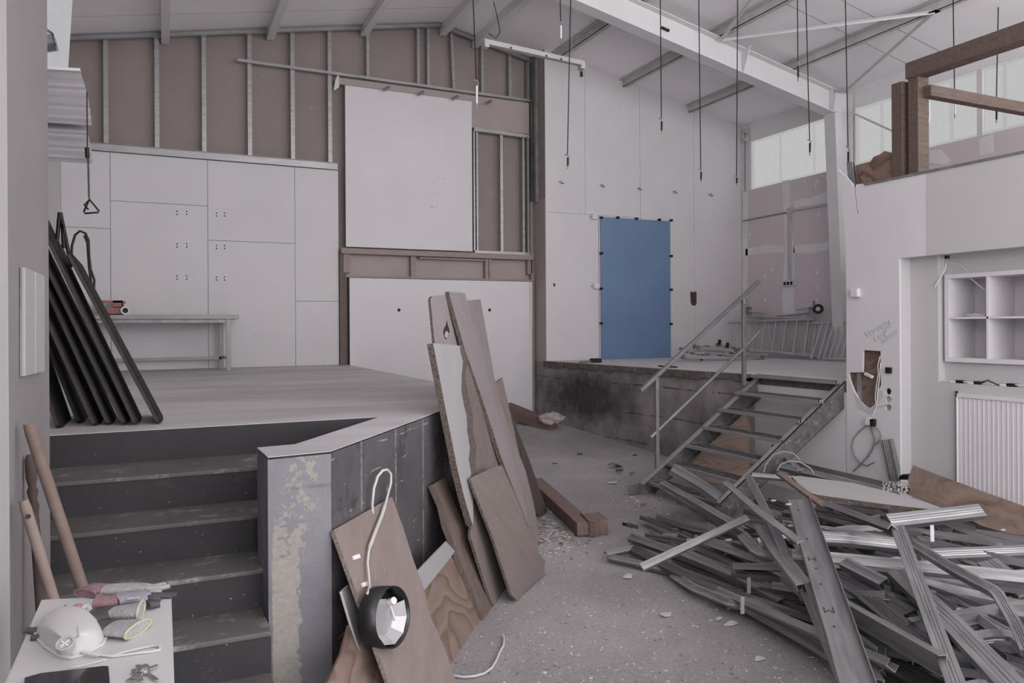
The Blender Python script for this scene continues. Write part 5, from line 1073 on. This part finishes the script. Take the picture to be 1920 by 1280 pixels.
while cnt < 190 and tries < 30000:
    tries += 1
    cx, cy = rng.uniform(1180, 1925), rng.uniform(890, 1290)
    if not inside(cx, cy): continue
    r = rng.random()
    if cx < 1520: ang = rng.gauss(21, 7) if r < .75 else (rng.gauss(3, 5) if r < .92 else rng.gauss(58, 6))
    else: ang = rng.gauss(10, 7) if r < .6 else (rng.gauss(30, 7) if r < .8 else (rng.gauss(-9, 4) if r < .93 else rng.gauss(48, 8)))
    L = rng.uniform(110, 240) if cy < 980 else rng.uniform(190, 430); a_ = math.radians(ang)
    x0, y0, x1, y1 = cx-math.cos(a_)*L/2, cy-math.sin(a_)*L/2, cx+math.cos(a_)*L/2, cy+math.sin(a_)*L/2
    if not (inside(x0, y0) and (inside(x1, y1) or x1 > 1925)): continue
    H = lambda x, y: .05+.40*min(1, edist(x, y)/130)
    f_ = rng.uniform(.25, .95); z0, z1 = H(x0, y0)*f_, H(x1, y1)*f_
    p0, p1 = PZ(x0, y0, z0+.02), PZ(x1, y1, z1+.02)
    if p0.x > 6.55 or p1.x > 6.55 or (p1-p0).length > 3.9: continue
    if (p0.y > 5.9 and p0.x > 4.95) or (p1.y > 5.9 and p1.x > 4.95): continue
    mid = p0.lerp(p1, rng.uniform(.35, .65))+V((rng.uniform(-.05, .05), rng.uniform(-.05, .05), rng.uniform(-.03, .04)))
    pts = bent([p0, mid, p1]) if rng.random() < .45 else [p0, p1]
    w_ = rng.choice((.04, .05, .05, .06, .075, .09)); lay = 'bottom' if f_ < .5 else 'upper'
    profile(pts, w_, rng.uniform(.035, .05), galvs[rng.choice((0, 0, 1, 1, 2))], 'one of the many grey steel profiles tangled together inside the heap', 'tangled profiles inside the heap', rng.choice((0, 0, math.pi, math.pi, 1.57, -1.57))+rng.gauss(0, .3))
    cnt += 1
# small perforated clips
for k, (x, y) in enumerate(((1404, 1098), (1392, 1135), (1748, 1000))):
    p = PZ(x, y, .22 if k != 2 else .62); mb = MB(); mb.bar(p+V((0, 0, -.05)), p+V((.01, .01, .05)), .024, .004, (-.4, -.9, 0)); o = mb.build('perforated_hanger', W_['galv']); tag(o, ['small perforated hanger standing at the lower left of the heap', 'second perforated hanger just below the first', 'thin hanger clip near the right top of the heap'][k], 'hanger')
# boards in and behind the heap
def flat(name, pix, zs, th, mats, label, cat):
    pts = [PZ(x, y, z) for (x, y), z in zip(pix, zs)]; p0 = pts[0]; n_ = (pts[1]-pts[0]).cross(pts[2]-pts[0]).normalized()
    if n_.z < 0: n_ = -n_
    pts = [PN(x, y, p0, n_) for x, y in pix]; M = frame(pts[0], pts[1], n_); Mi = M.inverted()
    o = MB().prism([V(((Mi @ q).x, (Mi @ q).y, 0)) for q in pts], (0, 0, -th)).build(name, mats, M=M)
    for f in o.data.polygons:
        if abs(f.normal.z) < .5: f.material_index = 1
    tag(o, label, cat); return o
flat('white_board', ((1488, 890), (1800, 950), (1530, 925), (1512, 914), (1790, 948)), (.66, .62, .62, .63, .6), .03, [wh_face, pb_edge], 'pale long board lying flat on the rear of the heap', 'board') if False else None
pA, pB, pC = PZ(1486, 891, .64), PZ(1530, 921, .62), PZ(1785, 952, .60)
n_ = (pB-pA).cross(pC-pA).normalized(); n_ = -n_ if n_.z < 0 else n_
pts = [PN(x, y, pA, n_) for x, y in ((1484, 893), (1500, 892), (1600, 905), (1660, 920), (1720, 936), (1775, 955), (1768, 957), (1660, 945), (1530, 927), (1512, 920))]
M = frame(pts[0], pts[5], n_); Mi = M.inverted(); o = MB().prism([V(((Mi @ q).x, (Mi @ q).y, 0)) for q in pts], (0, 0, -.035)).build('white_board', [wh_face, pb_edge], M=M)
for f in o.data.polygons:
    if abs(f.normal.z) < .5: f.material_index = 1
tag(o, 'pale long board lying flat on the rear of the heap', 'board')
o = MB().bar(PZ(1462, 888, .70), PZ(1553, 955, .62), .06, .022).build('wooden_lath', tm, bevel=.003); tag(o, 'brown wooden lath lying over the end of the pale board', 'lath')
# big brown plywood board leaning in the recess
a0 = PZ(1700, 938, .38); pl_n = V((-.86, -.12, .42)).normalized(); q0 = PX(1712, 871, 6.12)
brp = wood('smeared_brown_plywood', (.31, .225, .19), (.12, .08, .066), scale=.6, stretch=2.5, dist=3, bs=.1)
pts = [PN(x, y, q0, pl_n) for x, y in ((1712, 871), (1722, 876), (1760, 890), (1800, 905), (1930, 952), (1930, 1004), (1890, 1000), (1840, 985), (1780, 955), (1699, 925), (1703, 895))]
M = frame(pts[0], pts[4], pl_n); Mi = M.inverted(); o = MB().prism([V(((Mi @ q).x, (Mi @ q).y, 0)) for q in pts], (0, 0, -.02)).build('plywood_sheet', [brp, wh_face], M=M)
for f in o.data.polygons:
    if abs(f.normal.z) < .5: f.material_index = 1
tag(o, 'long brown smeared plywood sheet leaning between the heap and the radiator', 'plywood')
# thin bent wires standing up at the back of the heap
for k, pts in enumerate((((1432, 885), (1436, 870), (1450, 852), (1470, 846), (1488, 850), (1500, 862)), ((1457, 882), (1464, 870), (1480, 864), (1500, 866), (1520, 878), (1526, 888)))):
    o = MB().tube([PD(x, y, 6.1) for x, y in pts], .006, 6).build('bent_wire', gc); tag(o, ['outer thin cable arching over the back of the heap', 'inner thin cable arching over the back of the heap'][k], 'cable')
# white torn plaster bits on the heap
for k, (x, y, z, s) in enumerate(((1484, 985, .6, .035), (1478, 945, .7, .03), (1366, 1012, .3, .04), (1880, 993, .45, .03), (1500, 1085, .45, .04), (1450, 938, .62, .03))):
    c = PZ(x, y, z+.02); mb = MB(); mb.ball(c, s*.7, 6, 4, (1.4, .8, .35)); o = mb.build('plaster_piece', rc); tag(o, 'white plaster bit %s' % ['stuck on the left flange of the widest track', 'at the top end of the widest track', 'beside the crosswise light profile', 'below the long plywood sheet', 'hanging at the torn end of the short grooved profile', 'left of the pale long board'][k], 'plaster piece')
# crumpled insulation scrap at the rear
mb = MB(); rng = random.Random(9)
for k in range(90):
    c = PZ(rng.uniform(1655, 1705), rng.uniform(908, 926), .58); s = rng.uniform(.004, .011); mb.ball(c+V((0, 0, rng.uniform(0, .03))), s, 5, 3)
o = mb.build('gypsum_crumbs', rc); tag(o, 'white gypsum crumbs heaped at the rear of the metal heap', 'rubble', kind='stuff')
# ------------------------------------------------------------------ small table with gloves, mask, keys and phone
TZ0 = 1.22
tA, tB, tC, tD = PZ(318, 1112, TZ0), PZ(66, 1127, TZ0), PZ(328, 1296, TZ0), PZ(-2, 1296, TZ0)
x0, x1, y1, y0 = -.283, tA.x, tA.y+.01, 1.35
t = empty('side_table', ((x0+x1)/2, (y0+y1)/2, 0)); tag(t, 'narrow white table in the left foreground holding gloves and mask', 'table')
tt = plain('white_table_laminate', (.50, .485, .492), .45, var=.02, spec=.4)
MB().prism([(x0, y0, TZ0-.03), (x1, y0, TZ0-.03), (x1, tA.y, TZ0-.03), (x0, tB.y, TZ0-.03)], (0, 0, .03)).build('tabletop', tt, t, bevel=.004)
for x, y in ((x0+.03, y0+.03), (x1-.03, y0+.03), (x1-.03, y1-.05), (x0+.03, y1-.05)): MB().box((x-.018, y-.018, 0), (x+.018, y+.018, TZ0-.03)).build('leg', tt, t)
def T(x, y, h=0): return PZ(x, y, TZ0+h)
def z1_(x, y): return (x/5.647, 1080+y/5.647)     # from the enlarged view
def TT(x, y, h=0): return T(*z1_(x, y), h)
SC = 2.0/1420
# skinned shapes
def skin(name, chains, mat, parent=None, sub=1, root=None):
    """chains: list of lists of (point, radius_x, radius_y); first point of later chains may repeat an index"""
    vs = []; es = []; rad = []
    for ch in chains:
        prev = ch[0] if isinstance(ch[0], int) else None
        for it in (ch[1:] if prev is not None else ch):
            p, r = it; vs.append(tuple(p)); rad.append(r if isinstance(r, tuple) else (r, r))
            if prev is not None: es.append((prev, len(vs)-1))
            prev = len(vs)-1
    me = bpy.data.meshes.new(name); me.from_pydata(vs, es, []); me.materials.append(mat)
    o = bpy.data.objects.new(name, me); COL.objects.link(o)
    sk = o.modifiers.new('skin', 'SKIN'); sk.use_smooth_shade = True
    for i, d in enumerate(me.skin_vertices[0].data if me.skin_vertices else []): d.radius = rad[i]; d.use_root = (i == 0)
    if not me.skin_vertices:
        me.attributes  # layer is created with the modifier below
    s = o.modifiers.new('sub', 'SUBSURF'); s.levels = sub; s.render_levels = sub
    if parent is not None: o.parent = parent; o.matrix_parent_inverse = Matrix.Translation(-V(parent.location))
    return o
knit = plain('grey_knit', (.33, .32, .325), .95, var=.15, scale=60, bs=.6, bscale=180)
pinkk = plain('pink_knit', (.235, .15, .163), .95, var=.12, scale=50, bs=.6, bscale=180)
lilac = plain('lilac_coating', (.27, .245, .29), .8, var=.12, scale=20, bs=.4, bscale=60)
dkg = plain('dark_rubber_coating', (.075, .072, .078), .6, var=.2, scale=15, bs=.4, bscale=60)
hem = plain('yellowish_hem', (.38, .375, .27), .9, var=.05)
wprint = plain('worn_white_print', (.50, .49, .5), .8, var=.2, scale=30)
def blob(path, mat, name, parent, n=14, smooth=True):
    """flattened sleeve along a path: list of (point, half width, half height); width lies in the table plane"""
    mb = MB(); vs = []; m = len(path)
    for i, (p, rw, rh) in enumerate(path):
        a = path[max(i-1, 0)][0]; b = path[min(i+1, m-1)][0]; d = (b-a); d.z = 0; d.normalize(); s = V((d.y, -d.x, 0))
        for k in range(n):
            q = 2*math.pi*k/n; vs.append(p+s*(math.cos(q)*rw*(1.75 if rw > .012 else 1.3))+V((0, 0, 1))*(math.sin(q)*rh+rh)*1.25)
    fs = [(i*n+k, i*n+(k+1) % n, (i+1)*n+(k+1) % n, (i+1)*n+k) for i in range(m-1) for k in range(n)]
    mb.add(vs, fs, True); mb.add(vs[:n], [tuple(reversed(range(n)))], True); mb.add(vs[-n:], [tuple(range(n))], True)
    o = mb.build(name, mat, parent); s_ = o.modifiers.new('sub', 'SUBSURF'); s_.levels = 1; s_.render_levels = 1; return o
def glove(label, cuff, palm, tips, mats, hemmat, thumb=None, hemr=None):
    t_ = empty('work_glove', cuff[0][0]); tag(t_, label, 'glove', 'work gloves on the table')
    blob(cuff, mats[0], 'cuff', t_); blob(palm, mats[1], 'palm', t_)
    for tp in tips: blob(tp, mats[2], 'finger', t_, 10)
    p, rw, rh = cuff[0]; q = cuff[1][0]; d = (q-p).normalized(); s = V((d.y, -d.x, 0)); ring_ = [p+s*(math.cos(2*math.pi*k/14)*rw*1.75)+V((0, 0, math.sin(2*math.pi*k/14)*rh+rh))*1.25 for k in range(15)]
    MB().tube(ring_, .0032, 6).build('hem', hemmat, t_)
    return t_
def B(x, y, rw, rh, h=0): return (TT(x, y, h), rw, rh)
# far pink glove
glove('rear pink cuffed glove with dotted grey fingers pointing right', [B(900, 225, .020, .008), B(980, 190, .019, .013), B(1120, 190, .015, .010)], [B(1100, 190, .015, .010), B(1250, 185, .019, .010), B(1450, 180, .022, .010), B(1550, 178, .021, .008)],
      [[B(1540, 150, .0075, .006), B(1650, 140, .0075, .006), B(1740, 105, .006, .005)], [B(1540, 165, .0075, .006, .004), B(1680, 160, .0075, .006), B(1790, 130, .006, .005)], [B(1540, 195, .0075, .006), B(1650, 200, .0075, .006), B(1700, 185, .006, .005)], [B(1500, 210, .007, .005), B(1600, 225, .007, .005), B(1680, 210, .006, .004)]], (pinkk, knit, knit), pinkk)
g2 = glove('front pink cuffed glove with a lilac back and white print', [B(1040, 330, .017, .012), B(1120, 325, .017, .011), B(1240, 305, .016, .010)], [B(1220, 305, .017, .010), B(1350, 270, .022, .010), B(1500, 250, .024, .009), B(1600, 235, .018, .007)],
      [[B(1580, 225, .007, .005), B(1720, 215, .0065, .005), B(1860, 215, .006, .004)], [B(1570, 240, .007, .005, .004), B(1700, 235, .0065, .005), B(1820, 232, .006, .004)], [B(1560, 265, .009, .007), B(1640, 275, .009, .007), B(1700, 270, .007, .006)]], (pinkk, lilac, dkg), pinkk)
for k in range(6): MB().box((0, 0, 0), (.004, .012, .001), Matrix.Translation(TT(1350+k*22, 250-k*3, .021)) @ Matrix.Rotation(.2, 4, 'Z')).build('print', wprint, g2)
glove('rear grey knitted glove with a yellowish hem and opening to the right', [B(1490, 440, .022, .015), B(1430, 445, .022, .014), B(1300, 440, .020, .012), B(1200, 435, .018, .010)], [B(1230, 435, .018, .010), B(1100, 450, .022, .009), B(950, 470, .020, .008)],
      [[B(980, 440, .008, .006), B(850, 440, .008, .006), B(740, 450, .006, .005)], [B(980, 470, .008, .006), B(850, 490, .008, .006), B(700, 500, .006, .005)], [B(1560, 350, .010, .008, .004), B(1640, 335, .010, .008), B(1690, 325, .008, .006)]], (knit, dkg, dkg), hem)
glove('front grey knitted glove with a yellowish hem, half under the mask', [B(1460, 620, .026, .011), B(1400, 615, .026, .011), B(1280, 610, .024, .011), B(1180, 605, .022, .010)], [B(1210, 605, .022, .010), B(1050, 590, .024, .009), B(900, 600, .020, .008)],
      [[B(900, 560, .008, .006), B(600, 540, .008, .006), B(380, 590, .007, .005)], [B(900, 600, .008, .006), B(560, 610, .009, .006), B(270, 600, .009, .005)], [B(900, 640, .008, .006), B(600, 650, .008, .006), B(330, 680, .007, .005)]], (knit, dkg, dkg), hem)
# openings of the two grey gloves
# dust mask: cup shell
mm = plain('white_mask_fleece', (.50, .485, .49), .9, var=.03, scale=8, bs=.1, bscale=120)
c = TT(690, 600); t = empty('dust_mask', c); tag(t, 'white cup shaped dust mask with round grey valve lying on the table', 'mask')
prof = [(410, 500), (520, 395), (640, 345), (820, 340), (930, 380), (1020, 460), (1110, 580), (1125, 660), (1080, 740), (970, 800), (860, 850), (760, 880), (620, 850), (480, 760), (380, 650), (370, 570)]
base = [TT(x, y, 0) for x, y in prof]; n = len(base); cc = TT(720, 640, 0); apex = TT(690, 690, .058)
mb = MB(); vs = []; lev = [(0, 0), (.04, .010), (.18, .030), (.40, .046), (.65, .055), (.85, .058)]
ctr = V((apex.x, apex.y, TZ0))
for f, hh in lev:
    for p in base: q = p.lerp(V((ctr.x, ctr.y, p.z)), f); vs.append(V((q.x, q.y, TZ0+hh+.001)))
vs.append(V((ctr.x, ctr.y, TZ0+.059)))
fs = [(j*n+i, j*n+(i+1) % n, (j+1)*n+(i+1) % n, (j+1)*n+i) for j in range(len(lev)-1) for i in range(n)]+[((len(lev)-1)*n+i, (len(lev)-1)*n+(i+1) % n, len(vs)-1) for i in range(n)]
mb.add(vs, fs, True); o = mb.build('cup', mm, t); s_ = o.modifiers.new('sub', 'SUBSURF'); s_.levels = 2; s_.render_levels = 2
MB().tube([p+V((0, 0, .003)) for p in base]+[base[0]+V((0, 0, .003))], .0045, 6).build('rim', mm, t)
vd = (CAM-TT(690, 730, .055)).normalized(); vd = (vd*.6+V((0, 0, 1))*.8+V((-.15, 0, 0))).normalized(); vc = PD(*z1_(690, 730), (TT(690, 730, .052)-CAM).dot(fw)/1.0*1.0)
vc = TT(690, 735, .056); u_ = vd.cross(V((0, 0, 1))).normalized(); w2 = u_.cross(vd)
vm = plain('grey_valve', (.33, .315, .325), .5, var=.05)
MB().tube([vc-vd*.006, vc+vd*.006], .0175, 24).build('valve', vm, t)
MB().tube([vc+u_*(math.cos(a)*.0155)+w2*(math.sin(a)*.0155)+vd*.007 for a in [2*math.pi*k/24 for k in range(25)]], .0022, 6).build('valve_ring', vm, t)
for a in (.7, .7+math.pi/2): d = u_*math.cos(a)+w2*math.sin(a); MB().bar(vc-d*.010+vd*.0065, vc+d*.010+vd*.0065, .003, .003, vd).build('valve_bar', W_['purlin'], t)
MB().tube([TT(820, 340, .01), TT(825, 450, .046), TT(830, 560, .056), TT(835, 660, .056)], .0022, 6).build('seam', mm, t)
MB().tube([TT(700, 460, .05), TT(715, 400, .04), TT(730, 330, .02), TT(700, 300, .012), TT(675, 315, .004), TT(690, 325, .004)], .0018, 6).build('strap', whc, t)
MB().bar(TT(850, 790, .012), TT(1050, 835, .006), .009, .003).build('strap', mm, t)
MB().tube([TT(1040, 830, .004), TT(1200, 850, .003), TT(1450, 815, .003), TT(1600, 800, .003), TT(1690, 780, .003), TT(1690, 745, .003), TT(1640, 735, .003), TT(1500, 760, .003), TT(1330, 800, .003), TT(1180, 845, .003)], .0028, 6).build('strap', mm, t)
MB().tube([TT(1130, 880, .003), TT(900, 940, .003), TT(740, 970, .003)], .0014, 6).build('strap', whc, t)
# tissue / white knob behind the mask
o = MB().ball(TT(825, 325, .012), .010, 10, 6, (1.2, 1, .8)).build('red_earplug', plain('reddish_foam', (.32, .16, .15), .9)); tag(o, 'small reddish foam earplug behind the top of the mask', 'earplug')
mb = MB()
for k, (x, y) in enumerate(((900, 335), (930, 320), (960, 335), (985, 300), (1005, 320))): mb.ball(TT(x, y, .008), .009, 8, 5, (1.3, .8, .9))
o = mb.build('crumpled_tissue', mm); tag(o, 'crumpled white paper scrap between mask and pink glove', 'paper')
# phone
t = empty('smartphone', TT(700, 1080)); tag(t, 'dark smartphone with pale edge lying at the front of the table', 'phone')
pts = [TT(245, 1125), TT(420, 1075), TT(1110, 995), TT(1160, 1000), TT(1175, 1160), TT(1175, 1340), TT(225, 1340)]
MB().prism([p+V((0, 0, .001)) for p in pts], (0, 0, .008)).build('body', plain('pale_phone_rim', (.5, .49, .5), .3, .3), t, bevel=.002)
cx_ = sum((p for p in pts), V((0, 0, 0)))/len(pts)
MB().prism([cx_.lerp(p, .965)+V((0, 0, .009)) for p in pts], (0, 0, .0012)).build('screen', plain('dark_glass', (.025, .025, .028), .12, spec=.6, var=.1), t)
# keys
t = empty('key_bunch', TT(1500, 1010)); tag(t, 'bunch of silvery keys on the right front of the table', 'keys')
km = plain('nickel_key', (.42, .40, .40), .3, .85, var=.1, scale=30, spec=.5)
def key(ax, ay, bx, by, h):
    a, b = TT(ax, ay, h), TT(bx, by, h); d = (b-a).normalized(); M = frame(a, b); L = (b-a).length
    mb = MB(); mb.tube([V((0, 0, -.0012)), V((0, 0, .0012))], .0105, 14, smooth=False); mb.box((.008, -.0035, -.001), (L, .0035, .001))
    for k in range(4): mb.box((L-.006-k*.006, -.0055, -.001), (L-.003-k*.006, -.003, .001))
    mb.v = [tuple(M @ V(p)) for p in mb.v]; return mb.build('key', km, t)
key(1520, 990, 1670, 940, .007); key(1540, 1010, 1670, 1100, .005); key(1450, 1010, 1410, 985, .004); key(1490, 985, 1450, 940, .008); key(1420, 1085, 1340, 1110, .003); key(1450, 1060, 1510, 1110, .006); key(1520, 960, 1540, 930, .010)
MB().tube([TT(1480+40*math.cos(a), 1015+34*math.sin(a), .006+.003*math.sin(a*2)) for a in [2*math.pi*k/20 for k in range(21)]], .0012, 6).build('key_ring', km, t)
# ------------------------------------------------------------------ handles leaning on the pier
def handle(name, pts, rads, mat, label, extra=None):
    o = MB().tube(pts, .015, 14, rads=rads).build(name, mat); tag(o, label, 'tool handle'); return o
h1 = wood('worn_wooden_handle', (.20, .15, .13), (.14, .10, .085), stretch=4, dist=1.5); h2 = wood('pale_wooden_handle', (.27, .215, .19), (.20, .155, .135), stretch=4, dist=1); h3 = wood('dark_turned_wood', (.10, .072, .062), (.055, .04, .035), stretch=4)
a = PX(53, 794, -.385); b = V((.07, 2.72, .0)); handle('broomstick', [a, a.lerp(b, .02), a.lerp(b, .5), b], [.015, .018, .018, .017], h1, 'long brown wooden handle leaning on the left pier, tallest of three')
a = PX(44, 938, -.385); b = V((-.02, 2.62, .0)); o = handle('broomstick', [a, a.lerp(b, .015), a.lerp(b, .5), b], [.013, .0155, .0155, .015], h2, 'pale wooden handle with a drilled hole leaning on the left pier')
q = a.lerp(b, .035); vd = (CAM-q).normalized(); MB().tube([q+vd*.015, q+vd*.022], .007, 10, smooth=False).build('drilled_hole', W_['dark'], o)
a = PX(56, 852, -.40); b = V((-.30, 2.85, .0)); pp_ = [a.lerp(b, f) for f in (0, .01, .05, .07, .08, .10, .11, .13, .2, .5, 1)]
handle('turned_handle', pp_, [.010, .016, .017, .011, .017, .011, .017, .013, .015, .017, .015], h3, 'dark turned wooden leg leaning behind the two handles')
# panel on the pier
t = empty('pier_panel', PX(40, 600, -.415)); tag(t, 'white switch panel with two long flaps on the left pier', 'panel')
for k, (xa, xb) in enumerate(((39.5, 58), (59.5, 77))):
    pts = [PX(xa, 500+(xa-38)*.42, -.414), PX(xb, 500+(xb-38)*.42, -.414), PX(xb, 706-(xb-38)*.24, -.414), PX(xa, 706-(xa-38)*.24, -.414)]
    MB().prism(pts, (.012, 0, 0)).build('flap', plain('grey_flap', (.34, .325, .332), .6, var=.03), t, bevel=.003)
p_ = [PX(37, 500, -.418), PX(78, 517, -.418), PX(78, 696, -.418), PX(37, 706, -.418)]; MB().prism(p_, (.006, 0, 0)).build('back_frame', W_['galv_dark'], t)
